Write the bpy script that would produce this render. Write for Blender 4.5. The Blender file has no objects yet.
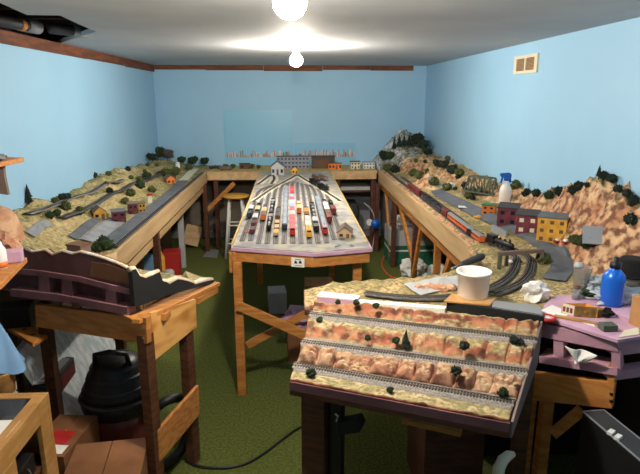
import bpy, bmesh, math, random
from mathutils import Vector, Matrix, noise
random.seed(7)
C = bpy.context.scene.collection
PI = math.pi
# ---------------------------------------------------------------- camera calibration
F = 560.0; H = 1.9; P = math.atan(.25); PSI = math.atan(29/560*math.cos(P))
sp, cp, ss, cs = math.sin(P), math.cos(P), math.sin(PSI), math.cos(PSI)
RR = Vector((cs, -ss, 0)); FW = Vector((ss*cp, cs*cp, -sp)); UU = Vector((ss*sp, cs*sp, cp))
EYE = Vector((0, 0, H))
XL, XR, YB, ZC = -1.78, 1.80, 7.65, 2.3
def ray(x, y): return FW + RR*((x-320)/F) + UU*((237-y)/F)
def atz(x, y, z):
    d = ray(x, y); t = (z-H)/d.z
    return Vector((d.x*t, d.y*t, z))
def aty(x, y, Y):
    d = ray(x, y); t = Y/d.y
    return EYE + d*t
def atx(x, y, X):
    d = ray(x, y); t = X/d.x
    return EYE + d*t
def onp(x, y, A, B):
    d = ray(x, y); nx, ny = B[1]-A[1], -(B[0]-A[0])
    t = (A[0]*nx+A[1]*ny)/(d.x*nx+d.y*ny)
    return EYE + d*t
def hit(x, y, fn, t0=1.2, t1=9.0):
    d = ray(x, y); t = t0
    while t < t1:
        p = EYE + d*t; z = fn(p.x, p.y)
        if p.z <= z:
            a, b = t-.02, t
            for _ in range(12):
                m = (a+b)/2; q = EYE+d*m
                if q.z <= fn(q.x, q.y): b = m
                else: a = m
            q = EYE+d*b; q.z = fn(q.x, q.y)
            return q
        t += .02
    return EYE + d*t1
def nz(x, y, z=0.0): return noise.noise(Vector((x, y, z)))
def fbm(x, y, z=0.0, o=4):
    s = 0; a = 1
    for i in range(o):
        s += a*noise.noise(Vector((x, y, z))); x *= 2.03; y *= 2.03; z += 7.1; a *= .5
    return s
def sm(a, b, x):
    t = max(0, min(1, (x-a)/(b-a))); return t*t*(3-2*t)
def lerp_list(L, x):
    if x <= L[0][0]: return L[0][1]
    for (a, va), (b, vb) in zip(L, L[1:]):
        if x <= b:
            return va+(vb-va)*(x-a)/(b-a)
    return L[-1][1]
# ---------------------------------------------------------------- materials
def lin(c):
    o = []
    for v in c:
        v /= 255.0
        o.append(v/12.92 if v <= .04045 else ((v+.055)/1.055)**2.4)
    return (o[0], o[1], o[2], 1)
M = {}
def mat(name, c, rough=.7, c2=None, scale=8, metal=0, bump=0, bscale=None, trans=0, emit=0, stretch=None, alpha=1, detail=4, lo=.4, hi=.6, ior=1.45):
    m = bpy.data.materials.new(name); m.use_nodes = True
    nt = m.node_tree; b = nt.nodes['Principled BSDF']
    b.inputs['Base Color'].default_value = lin(c); b.inputs['Roughness'].default_value = rough
    b.inputs['Metallic'].default_value = metal
    if trans: b.inputs['Transmission Weight'].default_value = trans; b.inputs['IOR'].default_value = ior
    if alpha < 1: b.inputs['Alpha'].default_value = alpha
    if emit:
        b.inputs['Emission Color'].default_value = lin(c); b.inputs['Emission Strength'].default_value = emit
    if c2 or bump:
        tc = nt.nodes.new('ShaderNodeTexCoord'); mp = nt.nodes.new('ShaderNodeMapping')
        if stretch: mp.inputs['Scale'].default_value = stretch
        nt.links.new(tc.outputs['Object'], mp.inputs['Vector'])
    if c2:
        n = nt.nodes.new('ShaderNodeTexNoise'); n.inputs['Scale'].default_value = scale; n.inputs['Detail'].default_value = detail
        nt.links.new(mp.outputs['Vector'], n.inputs['Vector'])
        mr = nt.nodes.new('ShaderNodeMapRange'); mr.inputs[1].default_value = lo; mr.inputs[2].default_value = hi
        nt.links.new(n.outputs['Fac'], mr.inputs[0])
        mx = nt.nodes.new('ShaderNodeMix'); mx.data_type = 'RGBA'
        mx.inputs['A'].default_value = lin(c); mx.inputs['B'].default_value = lin(c2)
        nt.links.new(mr.outputs[0], mx.inputs['Factor'])
        nt.links.new(mx.outputs['Result'], b.inputs['Base Color'])
    if bump:
        n2 = nt.nodes.new('ShaderNodeTexNoise'); n2.inputs['Scale'].default_value = bscale or scale*3; n2.inputs['Detail'].default_value = 5
        nt.links.new(mp.outputs['Vector'], n2.inputs['Vector'])
        bp = nt.nodes.new('ShaderNodeBump'); bp.inputs['Strength'].default_value = bump; bp.inputs['Distance'].default_value = .01
        nt.links.new(n2.outputs['Fac'], bp.inputs['Height']); nt.links.new(bp.outputs['Normal'], b.inputs['Normal'])
    M[name] = m
    return m
def terrain_mat(name, rock1, rock2, rock3, grass1, grass2, slope=(.62, .82), patch=5.0, gmix=(.42, .58)):
    """rock on the steep faces, two tones of ground cover on the flatter ones"""
    m = bpy.data.materials.new(name); m.use_nodes = True
    nt = m.node_tree; b = nt.nodes['Principled BSDF']; b.inputs['Roughness'].default_value = .9
    N = nt.nodes.new; Lk = nt.links.new
    tc = N('ShaderNodeTexCoord'); g = N('ShaderNodeNewGeometry'); sx = N('ShaderNodeSeparateXYZ')
    Lk(g.outputs['Normal'], sx.inputs[0])
    def ns(scale, a, bb, det=5):
        n = N('ShaderNodeTexNoise'); n.inputs['Scale'].default_value = scale; n.inputs['Detail'].default_value = det
        Lk(tc.outputs['Object'], n.inputs['Vector'])
        r = N('ShaderNodeMapRange'); r.inputs[1].default_value = a; r.inputs[2].default_value = bb
        Lk(n.outputs['Fac'], r.inputs[0]); return r.outputs[0], n
    def mix(f, a, bb):
        x = N('ShaderNodeMix'); x.data_type = 'RGBA'; Lk(f, x.inputs['Factor'])
        for k, v in (('A', a), ('B', bb)):
            if isinstance(v, tuple): x.inputs[k].default_value = lin(v)
            else: Lk(v, x.inputs[k])
        return x.outputs['Result']
    f1, _ = ns(9, .4, .6); f2, n2 = ns(23, .43, .6); f3, _ = ns(patch, *gmix); f4, n4 = ns(60, .4, .6)
    rock = mix(f2, mix(f1, rock1, rock2), rock3)
    gr = mix(f3, grass1, grass2)
    # speckle of ground foam
    gr = mix(f4, gr, tuple(int(v*.8) for v in grass2))
    mr = N('ShaderNodeMapRange'); mr.inputs[1].default_value = slope[0]; mr.inputs[2].default_value = slope[1]
    ad = N('ShaderNodeMath'); ad.operation = 'MULTIPLY_ADD'; ad.inputs[1].default_value = .3
    Lk(n2.outputs['Fac'], ad.inputs[0]); sb = N('ShaderNodeMath'); sb.operation = 'SUBTRACT'; sb.inputs[1].default_value = .15
    Lk(sx.outputs['Z'], sb.inputs[0]); Lk(sb.outputs[0], ad.inputs[2]); Lk(ad.outputs[0], mr.inputs[0])
    Lk(mix(mr.outputs[0], rock, gr), b.inputs['Base Color'])
    bp = N('ShaderNodeBump'); bp.inputs['Strength'].default_value = .6; bp.inputs['Distance'].default_value = .008
    Lk(n4.outputs['Fac'], bp.inputs['Height']); Lk(bp.outputs['Normal'], b.inputs['Normal'])
    M[name] = m
    return m
mat('wall', (156, 200, 231), .6, (160, 204, 234), 1.5)
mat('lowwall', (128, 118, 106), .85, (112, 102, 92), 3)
mat('ceil', (186, 188, 192), .75, (178, 180, 184), 2)
mat('carpet', (66, 76, 22), .95, (94, 102, 36), 70, bump=.6, bscale=260)
mat('trimwood', (122, 70, 42), .7, (92, 50, 30), 6, stretch=(1, 1, 6))
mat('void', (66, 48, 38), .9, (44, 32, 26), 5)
mat('ply_tan', (206, 172, 126), .6, (188, 152, 108), 3, stretch=(6, .6, 6))
mat('pine', (196, 132, 66), .55, (170, 106, 48), 4, stretch=(2, 2, 9))
mat('pine_h', (198, 134, 68), .55, (172, 110, 52), 4, stretch=(1, 14, 14))
mat('ply_fig', (224, 168, 98), .45, (184, 116, 52), 5, stretch=(1.2, 1.2, 3), detail=1)
mat('pine_y', (188, 128, 70), .55, (160, 100, 50), 4, stretch=(14, 1, 14))
mat('darkwood', (92, 54, 30), .6, (66, 38, 22), 5, stretch=(2, 2, 12))
mat('redwood', (96, 52, 36), .6, (74, 40, 28), 5, stretch=(2, 2, 12))
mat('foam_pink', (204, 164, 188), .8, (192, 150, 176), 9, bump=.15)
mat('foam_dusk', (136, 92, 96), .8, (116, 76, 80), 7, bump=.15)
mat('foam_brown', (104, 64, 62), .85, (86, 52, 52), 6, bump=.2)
mat('plaster', (228, 216, 196), .85, (206, 180, 146), 14, bump=.4)
mat('endcap', (122, 104, 98), .8, (100, 84, 80), 8)
mat('black', (18, 18, 20), .5); mat('blackmat', (14, 14, 16), .9); mat('darkgrey', (52, 54, 58), .6); mat('grey', (128, 130, 134), .7)
mat('lightgrey', (178, 180, 184), .7); mat('white', (232, 232, 230), .5); mat('steel', (180, 182, 186), .3, metal=1); mat('galv', (150, 154, 158), .4, metal=.8)
mat('asphalt', (84, 88, 96), .85, (96, 100, 108), 12); mat('asphalt_light', (150, 152, 156), .85, (136, 138, 144), 10)
mat('ballast', (150, 142, 136), .95, (118, 112, 106), 130, bump=.5, bscale=200); mat('ballast_dark', (98, 96, 96), .95, (74, 72, 72), 130, bump=.5, bscale=200)
mat('ballast_yard', (150, 150, 154), .95, (124, 124, 130), 60)
mat('rail', (150, 140, 130), .4, metal=.7); mat('tie', (44, 36, 32), .9); mat('tie_lt', (104, 102, 104), .9)
mat('yardtop', (142, 142, 146), .9, (182, 174, 156), 9, bump=.2, bscale=150)
mat('sand', (212, 184, 112), .95, (176, 150, 92), 30)
mat('leaf', (52, 74, 34), .9, (34, 52, 24), 40, bump=.8, bscale=120); mat('leaf_dk', (34, 52, 38), .9, (22, 36, 26), 40, bump=.8, bscale=120)
mat('leaf_olive', (92, 98, 46), .9, (66, 76, 34), 40, bump=.8, bscale=120); mat('leaf_grey', (110, 100, 98), .9, (86, 78, 76), 40, bump=.8, bscale=120)
mat('bark', (70, 54, 42), .9); mat('autumn', (150, 120, 60), .9, (116, 92, 46), 40)
mat('maroon', (120, 52, 62), .8, (98, 42, 52), 20); mat('brick', (146, 84, 60), .8, (122, 66, 48), 40); mat('yellow', (226, 172, 60), .7, (206, 150, 48), 20)
mat('orange', (222, 118, 40), .6); mat('orange_car', (214, 96, 42), .5); mat('red', (176, 38, 36), .5); mat('dkred', (110, 34, 34), .6); mat('brown', (104, 70, 50), .7); mat('tan', (196, 166, 124), .8); mat('cream', (224, 214, 190), .7)
mat('blue', (30, 96, 190), .35); mat('bluebottle', (22, 104, 214), .3, metal=.2); mat('navy', (34, 50, 90), .6); mat('green', (46, 110, 74), .6); mat('silver', (176, 184, 196), .35, metal=.5); mat('pinkred', (206, 88, 96), .6)
mat('window', (36, 40, 50), .15); mat('roof_grey', (92, 94, 100), .8, (108, 110, 114), 20); mat('roof_dk', (56, 54, 58), .8); mat('roof_brown', (110, 92, 84), .8)
mat('grey_bldg', (146, 150, 158), .8); mat('brown_bldg', (92, 74, 60), .8, (76, 60, 50), 30)
mat('paper', (238, 236, 232), .6); mat('cardboard', (178, 130, 82), .8, (162, 116, 72), 8); mat('cardboard_dk', (128, 84, 50), .8, (112, 72, 42), 6)
mat('bucket', (236, 230, 226), .4); mat('glass', (245, 250, 250), .06, trans=1, ior=1.3); mat('plastic_clear', (226, 228, 230), .25, trans=.85, ior=1.12)
mat('translucent', (214, 222, 230), .35, trans=.35, ior=1.1)
mat('cloth_blue', (120, 160, 200), .9); mat('plastic_film', (196, 212, 220), .25, (236, 242, 246), 9, stretch=(3, 3, 1), bump=.8, bscale=14)
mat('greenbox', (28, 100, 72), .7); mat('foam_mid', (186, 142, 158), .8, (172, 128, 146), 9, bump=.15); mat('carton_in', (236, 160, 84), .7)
mat('cabwood', (188, 142, 84), .5, (172, 124, 68), 4, stretch=(2, 2, 8)); mat('glasstop_reflection', (52, 44, 38), .12, (84, 72, 58), 6)  # cabinet glass: the reflection of brown things is painted into its colour
mat('olive_box', (78, 86, 70), .6); mat('sheet', (138, 196, 230), .4); mat('sky1', (206, 190, 192), .7); mat('sky2', (176, 158, 160), .7); mat('sky3', (222, 216, 214), .7); mat('sky4', (110, 120, 96), .7); mat('sky5', (186, 140, 124), .7)
mat('sheet2', (140, 198, 230), .4); mat('bulb', (255, 244, 226), .3, emit=1050); mat('porcelain', (214, 212, 206), .3); mat('cord', (20, 20, 22), .5); mat('hose_orange', (190, 84, 40), .5); mat('water', (150, 160, 168), .2)
mat('seat_yellow', (222, 168, 70), .35, (204, 146, 54), 5, stretch=(1, 6, 1)); mat('vac', (34, 34, 38), .4); mat('vacred', (92, 40, 38), .45); mat('vacgrey', (60, 60, 64), .45); mat('rock_pink', (214, 172, 138), .9, (186, 134, 104), 14, bump=.8)
terrain_mat('land_left', (196, 170, 124), (168, 144, 100), (212, 192, 146), (204, 180, 130), (136, 134, 76), slope=(.72, .95), patch=6, gmix=(.44, .6))
terrain_mat('land_right', (194, 140, 102), (220, 184, 144), (120, 78, 58), (206, 176, 128), (152, 138, 88), slope=(.72, .95), patch=8)  # the dark third rock tone paints crevice shade into the cliff colour
terrain_mat('land_module', (158, 88, 62), (180, 126, 92), (104, 58, 42), (184, 162, 126), (150, 138, 92), slope=(.66, .93), patch=14)
terrain_mat('boulder', (166, 116, 90), (186, 148, 116), (116, 74, 56), (194, 166, 132), (172, 142, 104), slope=(.7, .95), patch=12)
terrain_mat('land_mount', (206, 206, 212), (160, 158, 166), (226, 226, 230), (190, 186, 186), (96, 104, 72), slope=(.5, .8), patch=9)
# ---------------------------------------------------------------- objects
def wm(o):
    m = o.matrix_basis.copy()
    if o.parent: m = wm(o.parent) @ o.matrix_parent_inverse @ m
    return m
class MB:
    def __init__(s): s.v = []; s.f = []; s.m = []
    def add(s, vs, fs, mi=0):
        n = len(s.v); s.v += [tuple(v) for v in vs]; s.f += [tuple(i+n for i in f) for f in fs]; s.m += [mi]*len(fs); return s
    def box(s, x0, x1, y0, y1, z0, z1, mi=0):
        return s.add([(x0,y0,z0),(x1,y0,z0),(x1,y1,z0),(x0,y1,z0),(x0,y0,z1),(x1,y0,z1),(x1,y1,z1),(x0,y1,z1)],
                     [(3,2,1,0),(4,5,6,7),(0,1,5,4),(1,2,6,5),(2,3,7,6),(3,0,4,7)], mi)
    def cbox(s, c, d, rz=0, mi=0):
        k = len(s.v); s.box(-d[0]/2, d[0]/2, -d[1]/2, d[1]/2, -d[2]/2, d[2]/2, mi)
        r = Matrix.Rotation(rz, 3, 'Z') if not isinstance(rz, Matrix) else rz
        for i in range(k, k+8): s.v[i] = tuple(r @ Vector(s.v[i]) + Vector(c))
        return s
    def bar(s, p, q, w, h, mi=0, up=(0,0,1)):
        p = Vector(p); q = Vector(q); d = (q-p).normalized(); u = Vector(up)
        a = d.cross(u)
        if a.length < 1e-4: a = d.cross(Vector((1,0,0)))
        a.normalize(); b = a.cross(d).normalized()
        vs = [e + a*(i*w/2) + b*(j*h/2) for e in (p, q) for i, j in ((-1,-1),(1,-1),(1,1),(-1,1))]
        return s.add(vs, [(3,2,1,0),(4,5,6,7),(0,1,5,4),(1,2,6,5),(2,3,7,6),(3,0,4,7)], mi)
    def tube(s, pts, r, n=8, mi=0):
        pts = [Vector(p) for p in pts]; rings = []
        for i, p in enumerate(pts):
            d = (pts[min(i+1, len(pts)-1)]-pts[max(i-1, 0)]).normalized()
            a = d.cross(Vector((0,0,1)))
            if a.length < 1e-3: a = d.cross(Vector((1,0,0)))
            a.normalize(); b = a.cross(d)
            rr = r[i] if isinstance(r, (list, tuple)) else r
            rings.append([p+a*(math.cos(2*PI*k/n)*rr)+b*(math.sin(2*PI*k/n)*rr) for k in range(n)])
        vs = [v for g in rings for v in g]; fs = []
        for i in range(len(pts)-1):
            for k in range(n): fs.append((i*n+k, i*n+(k+1)%n, (i+1)*n+(k+1)%n, (i+1)*n+k))
        fs.append(tuple(range(n))[::-1]); fs.append(tuple((len(pts)-1)*n+k for k in range(n)))
        return s.add(vs, fs, mi)
    def lathe(s, prof, c=(0,0,0), n=20, mi=0, ax=None):
        vs = []; fs = []
        for r, z in prof:
            for k in range(n):
                a = 2*PI*k/n; v = Vector((r*math.cos(a), r*math.sin(a), z))
                if ax is not None: v = ax @ v
                vs.append(v+Vector(c))
        for i in range(len(prof)-1):
            for k in range(n): fs.append((i*n+k, i*n+(k+1)%n, (i+1)*n+(k+1)%n, (i+1)*n+k))
        fs.append(tuple(range(n))[::-1]); fs.append(tuple((len(prof)-1)*n+k for k in range(n)))
        return s.add(vs, fs, mi)
    def prism(s, poly, ext, mi=0):
        poly = [Vector(p) for p in poly]; n = len(poly); e = Vector(ext)
        vs = poly+[p+e for p in poly]
        return s.add(vs, [tuple(range(n))[::-1], tuple(range(n, 2*n))]+[(i, (i+1)%n, n+(i+1)%n, n+i) for i in range(n)], mi)
    def blob(s, c, r, seed=0, amp=.3, sub=2, mi=0, fr=2.0):
        bm = bmesh.new(); bmesh.ops.create_icosphere(bm, subdivisions=sub, radius=1)
        r = Vector(r) if not isinstance(r, (int, float)) else Vector((r, r, r))
        vs = []
        for v in bm.verts:
            d = v.co.copy(); k = 1+amp*noise.noise(d*fr+Vector((seed*3.7, seed*1.3, seed)))
            vs.append(Vector((d.x*r.x*k, d.y*r.y*k, d.z*r.z*k))+Vector(c))
        fs = [tuple(v.index for v in f.verts) for f in bm.faces]; bm.free()
        return s.add(vs, fs, mi)
    def grid(s, fn, nu, nv, mi=0, skirt=None):
        vs = [fn(i/nu, j/nv) for j in range(nv+1) for i in range(nu+1)]
        W = nu+1; fs = [(j*W+i, j*W+i+1, (j+1)*W+i+1, (j+1)*W+i) for j in range(nv) for i in range(nu)]
        if skirt is not None:
            ring = [i for i in range(nu+1)]+[j*W+nu for j in range(1, nv+1)]+[nv*W+i for i in range(nu-1, -1, -1)]+[j*W for j in range(nv-1, 0, -1)]
            n0 = len(vs); vs += [Vector((vs[i][0], vs[i][1], skirt(vs[i]) if callable(skirt) else skirt)) for i in ring]; n = len(ring)
            for k in range(n): fs.append((ring[(k+1)%n], ring[k], n0+k, n0+(k+1)%n))
            fs.append(tuple(n0+k for k in range(n))[::-1])
        return s.add(vs, fs, mi)
    def mesh(s, name, mats):
        me = bpy.data.meshes.new(name); me.from_pydata(s.v, [], s.f)
        for m in (mats if isinstance(mats, (list, tuple)) else [mats]): me.materials.append(M[m] if isinstance(m, str) else m)
        me.polygons.foreach_set('material_index', s.m); me.update()
        bm = bmesh.new(); bm.from_mesh(me); bmesh.ops.recalc_face_normals(bm, faces=bm.faces); bm.to_mesh(me); bm.free()
        return me
def obj(name, mb, mats, parent=None, smooth=False, bevel=0, label=None, kind=None):
    me = mb.mesh(name, mats); o = bpy.data.objects.new(name, me); C.objects.link(o)
    if smooth: me.polygons.foreach_set('use_smooth', [True]*len(me.polygons))
    if parent: o.parent = parent; o.matrix_parent_inverse = wm(parent).inverted()
    if bevel:
        b = o.modifiers.new('bevel', 'BEVEL'); b.width = bevel; b.segments = 2; b.limit_method = 'ANGLE'
    if label: o['label'] = label
    if kind: o['kind'] = kind
    return o
def tag(o, label, cat, group=None, kind=None):
    o['label'] = label; o['category'] = cat
    if group: o['group'] = group
    if kind: o['kind'] = kind
    return o
def thing(name, label, cat, loc=(0,0,0), group=None, rz=0):
    o = bpy.data.objects.new(name, None); o.empty_display_size = .05; C.objects.link(o); o.location = loc; o.rotation_euler.z = rz
    return tag(o, label, cat, group)
def struct(name, mb, m, parent=None, **k): return obj(name, mb, m, parent, kind='structure', **k)
def dup(root, loc, rz=0, sc=1, label=None, group=None):
    r = root.copy(); C.objects.link(r); r.location = loc; r.rotation_euler = (0, 0, rz); r.scale = (sc, sc, sc)
    if label: r['label'] = label
    if group: r['group'] = group
    for ch in KIDS.get(root.name, []):
        c = ch.copy(); C.objects.link(c); c.parent = r
        for g in KIDS.get(ch.name, []):
            d = g.copy(); C.objects.link(d); d.parent = c
    return r
KIDS = {}
def proto(root):
    """remember the parts of a root for copying"""
    for o in [root]+list(root.children): KIDS[o.name] = list(o.children)
    return root

# ================================================================ SETTING
struct('floor', MB().box(XL-.1, XR+.1, -2.1, YB+.1, -.1, 0), 'carpet')
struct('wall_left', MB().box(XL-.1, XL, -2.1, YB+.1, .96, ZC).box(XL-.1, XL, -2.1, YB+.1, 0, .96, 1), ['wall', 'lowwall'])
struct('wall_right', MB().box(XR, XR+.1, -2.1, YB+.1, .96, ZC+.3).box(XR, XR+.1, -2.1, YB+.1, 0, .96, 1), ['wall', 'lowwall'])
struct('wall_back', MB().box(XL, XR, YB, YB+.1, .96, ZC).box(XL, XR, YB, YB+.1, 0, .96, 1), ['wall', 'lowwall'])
struct('wall_front', MB().box(XL, XR, -2.1, -2.0, 0, ZC), 'wall')
hole = [atz(0, 3, ZC), atz(27, 15, ZC), atz(60, 15.5, ZC), atz(78, 24, ZC), atz(96, 31.5, ZC)]
y0, y1 = hole[0].y-.6, hole[-1].y
pl = [(-1.40, y0-.1, ZC)]+[tuple(h) for h in hole]
h6 = atz(119, 45.5, ZC); h6.x = XL-.1
cm = MB()
cm.prism([(hole[0].x, -2.1, ZC), (XR+.1, -2.1, ZC), (XR+.1, YB+.1, ZC), (XL-.1, YB+.1, ZC), tuple(h6)]+[tuple(h) for h in hole[::-1]], (0, 0, .03))
cm.box(XL-.1, hole[0].x, -2.1, y0-.4, ZC, ZC+.03)
struct('ceiling', cm, 'ceil')
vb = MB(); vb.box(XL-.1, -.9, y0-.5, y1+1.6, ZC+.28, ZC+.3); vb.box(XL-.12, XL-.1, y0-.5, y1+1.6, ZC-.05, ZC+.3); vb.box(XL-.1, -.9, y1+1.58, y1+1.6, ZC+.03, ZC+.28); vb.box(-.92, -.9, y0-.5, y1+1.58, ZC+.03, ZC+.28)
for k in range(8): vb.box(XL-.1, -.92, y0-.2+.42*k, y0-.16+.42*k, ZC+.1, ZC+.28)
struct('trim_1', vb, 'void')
# bare header boards left where the plaster strip was removed
tm = MB(); 
ys = [-.5, 1.2, 2.4, 3.3, 4.1, 5.2, 6.4, YB]
for a, b in zip(ys, ys[1:]):
    tm.box(XL, XL+.018+.008*random.random(), a, b-.004, ZC-.075-.01*random.random(), ZC)
struct('trim_2', tm, 'trimwood')
tb = MB(); xs = [XL+.03, -1.1, -.35, .42, 1.05, 1.62]
for k, (a, b) in enumerate(zip(xs, xs[1:])):
    tb.box(a, b-.005, YB-.02-.006*(k%2), YB, ZC-.055-.008*(k%3), ZC)
struct('trim_3', tb, 'trimwood')
struct('baseboard_back', MB().box(XL, XR, YB-.015, YB, 0, .09), 'grey')
pa, pb_, pc, pd = atz(-14, 18.5, 2.335), atz(38, 27, 2.335), atz(50, 28, 2.335), atz(84, 32, 2.335)
for a, b, lab in ((pa, pb_, 'long dark pipe in the ceiling opening, nearer the picture edge'), (pc, pd, 'shorter dark pipe in the ceiling opening, farther along the wall')):
    t = thing('ceiling_pipe', lab, 'pipe', a); d = (b-a).normalized()
    obj('pipe', MB().tube([a, b], .036, 14), 'darkgrey', t, True)
    obj('coupling', MB().tube([b-d*.10, b+d*.0], .044, 14), 'grey', t, True)
    obj('strap', MB().tube([a+d*.25, a+d*.28], .041, 14), 'pine', t, True)
# ceiling lamps
LAMPS = []
for (x, y, lab) in ((.045, 4.72, 'bare round bulb on the ceiling farther from the viewer'), (.0, 1.88, 'bare round bulb at the top edge, nearest of the two')):
    t = thing('ceiling_light', lab, 'lamp', (x, y, ZC))
    obj('lamp_base', MB().lathe([(.058, 0), (.06, -.012), (.042, -.03), (.028, -.045), (.026, -.058)], (x, y, ZC), 20), 'porcelain', t, True)
    prof = [(.014, -.05), (.02, -.062)]+[(.058*math.sin(a), -.115-.058*math.cos(a)*-1) for a in [PI*(.12+.86*i/9) for i in range(10)]]
    prof = [(.014, -.05), (.018, -.06), (.034, -.075), (.047, -.092), (.053, -.112), (.05, -.132), (.038, -.15), (.02, -.161), (.003, -.164)]
    obj('bulb', MB().lathe(prof, (x, y, ZC), 14), 'bulb', t, True, label='glowing white bulb')
# wall vent
va = [atx(*p, XR) for p in ((516, 58), (538, 54.5), (538, 72), (516, 75))]
vy0, vy1 = min(p.y for p in va), max(p.y for p in va); vz0, vz1 = 2.075, 2.21
t = thing('wall_vent', 'small metal air vent high on the right blue wall', 'vent', (XR, (vy0+vy1)/2, vz0))
fr = MB()
fr.box(XR-.014, XR, vy0, vy1, vz1-.022, vz1).box(XR-.014, XR, vy0, vy1, vz0, vz0+.022).box(XR-.014, XR, vy0, vy0+.05, vz0+.022, vz1-.022).box(XR-.014, XR, vy1-.05, vy1, vz0+.022, vz1-.022).box(XR-.014, XR, (vy0+vy1)/2-.012, (vy0+vy1)/2+.012, vz0+.022, vz1-.022)
obj('frame', fr, 'cream', t)
obj('backing', MB().box(XR-.003, XR-.001, vy0+.05, vy1-.05, vz0+.022, vz1-.022), 'brown', t)
lv = MB()
for k in range(9):
    z = vz0+.03+k*.0095; lv.add([(XR-.012, vy0+.05, z-.004), (XR-.012, vy1-.05, z-.004), (XR-.004, vy1-.05, z+.003), (XR-.004, vy0+.05, z+.003)], [(0,1,2,3)])
obj('louvers', lv, 'tan', t)

# ================================================================ LANDSCAPES (height functions)
def hL(X, Y):
    if X < XL-.02 or X > -1.05 or Y < 2.75 or Y > YB: return -9
    d = -1.05-X
    hill = lerp_list([(2.7, .06), (3.2, .16), (3.4, .21), (3.85, .2), (4.3, .15), (4.8, .16), (5.2, .2), (5.8, .18), (6.3, .14), (6.9, .1), (7.3, .1), (7.65, .08)], Y)
    a = sm(.2, .68, d)
    n = .032*fbm(X*5, Y*4)*(a+.08*sm(.12, .2, d)) + .012*fbm(X*17, Y*17, 3)*a
    return 1.0 + a*hill + n + .004*sm(0, .1, d)
XSL = [(2.0, 1.72), (2.3, 1.76), (2.5, 1.68), (2.75, 1.53), (3.0, 1.54), (3.4, 1.60), (4.2, 1.6), (5.0, 1.5), (5.8, 1.42), (6.4, 1.36), (6.9, 1.2), (7.65, 1.1)]
CLH = [(1.9, .0), (2.15, .0), (2.35, .26), (2.6, .36), (2.8, .40), (3.15, .37), (3.35, .29), (3.65, .19), (3.95, .15), (4.3, .12), (4.7, .10), (5.3, .10), (6.0, .12), (6.5, .12), (7.0, .09), (7.65, .05)]
def base_r(X, Y):
    b = 1.0
    far = sm(2.75, 3.3, Y)
    b += far*(.02*sm(1.08, 1.16, X)+.055*sm(1.3, 1.5, X))
    return b
def hR(X, Y):
    if X > XR+.02 or X < .05 or Y > YB: return -9
    if X < 1.08 and Y > 3.25: return -9
    b = base_r(X, Y)
    xs = lerp_list(XSL, Y); ch = lerp_list(CLH, Y)
    xs += .05*fbm(Y*3.1, 4.0)
    a = sm(xs, xs+.2, X)**.75 if X > xs else 0
    rid = abs(fbm(X*7+3, Y*5, 1.7))
    n = 0
    if a > 0:
        n = (.06*fbm(X*4, Y*6, 5)+.06*rid-.025+.045*abs(fbm(X*15, Y*13, 2))+.02*fbm(X*30, Y*30, 2))*a*min(1, ch/.2)
        n += .06*min(.35, ch)*sm(.3, .9, a)*nz(Y*2.3, 9)
    h = b+ch*a+n
    # far mountain
    dx, dy = (X-1.46)/.40, (Y-7.38)/.5
    q = math.exp(-(dx*dx+dy*dy)*1.6)
    if q > .02: h += q*(.31+.06*fbm(X*9, Y*9, 2)+.05*abs(fbm(X*14, Y*14)))
    # rocky knob with tunnel in the middle distance
    dx, dy = (X-1.33)/.10, (Y-5.45)/.28
    q = math.exp(-(dx*dx+dy*dy)*1.3)
    if q > .02: h += q*(.13+.05*fbm(X*16, Y*16, 4))
    # ground relief away from roads
    h += .0025*fbm(X*18, Y*18, 8)*sm(1.1, 1.2, X)
    return h
# near, curving end of the right bench
FAR = [(.05, 2.52), (.2, 2.62), (.4, 2.66), (.6, 2.68), (.8, 2.76), (.93, 2.88), (1.02, 3.02), (1.08, 3.25)]
NEAR = [(.05, 2.36), (.3, 2.27), (.97, 2.07), (1.05, 2.13), (1.25, 2.03), (1.8, 2.03)]
def yfar(X): return lerp_list(FAR, X)
def ynear(X): return lerp_list(NEAR, X)
def hN(X, Y):
    if X < .05 or X > XR: return -9
    if Y < ynear(X)-.02: return -9
    if X < 1.08 and Y > yfar(X)+.01: return -9
    h = hR(X, min(Y, 7.6)) if X >= 1.08 else 1.0
    if X < 1.3:
        df = yfar(X)-Y if X < 1.08 else .4
        rg = sm(.22, .1, df)*sm(-.01, .04, df)
        h = h + rg*(.022+.012*fbm(X*14, Y*14, 3))*(1 if X < 1.08 else 0)
        h += .003*fbm(X*20, Y*20)
    return h
def hRR(X, Y):
    return hN(X, Y) if Y < 3.25 else hR(X, Y)

# ---- bench along the left wall
bl = thing('layout_bench', 'long scenic bench along left blue wall with tan fascia', 'model railway', (-1.4, 5, 0))
def gl(u, v):
    Y = 3.31+(YB-3.31)*v; X = XL+.001+(-1.05-.02-XL)*u; return Vector((X, Y, hL(X, Y)))
obj('landscape', MB().grid(gl, 56, 280, skirt=.95), 'land_left', bl, True)
obj('fascia', MB().box(-1.07, -1.05, 3.28, 6.95, .875, 1.006), 'ply_tan', bl, bevel=.002)
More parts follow.
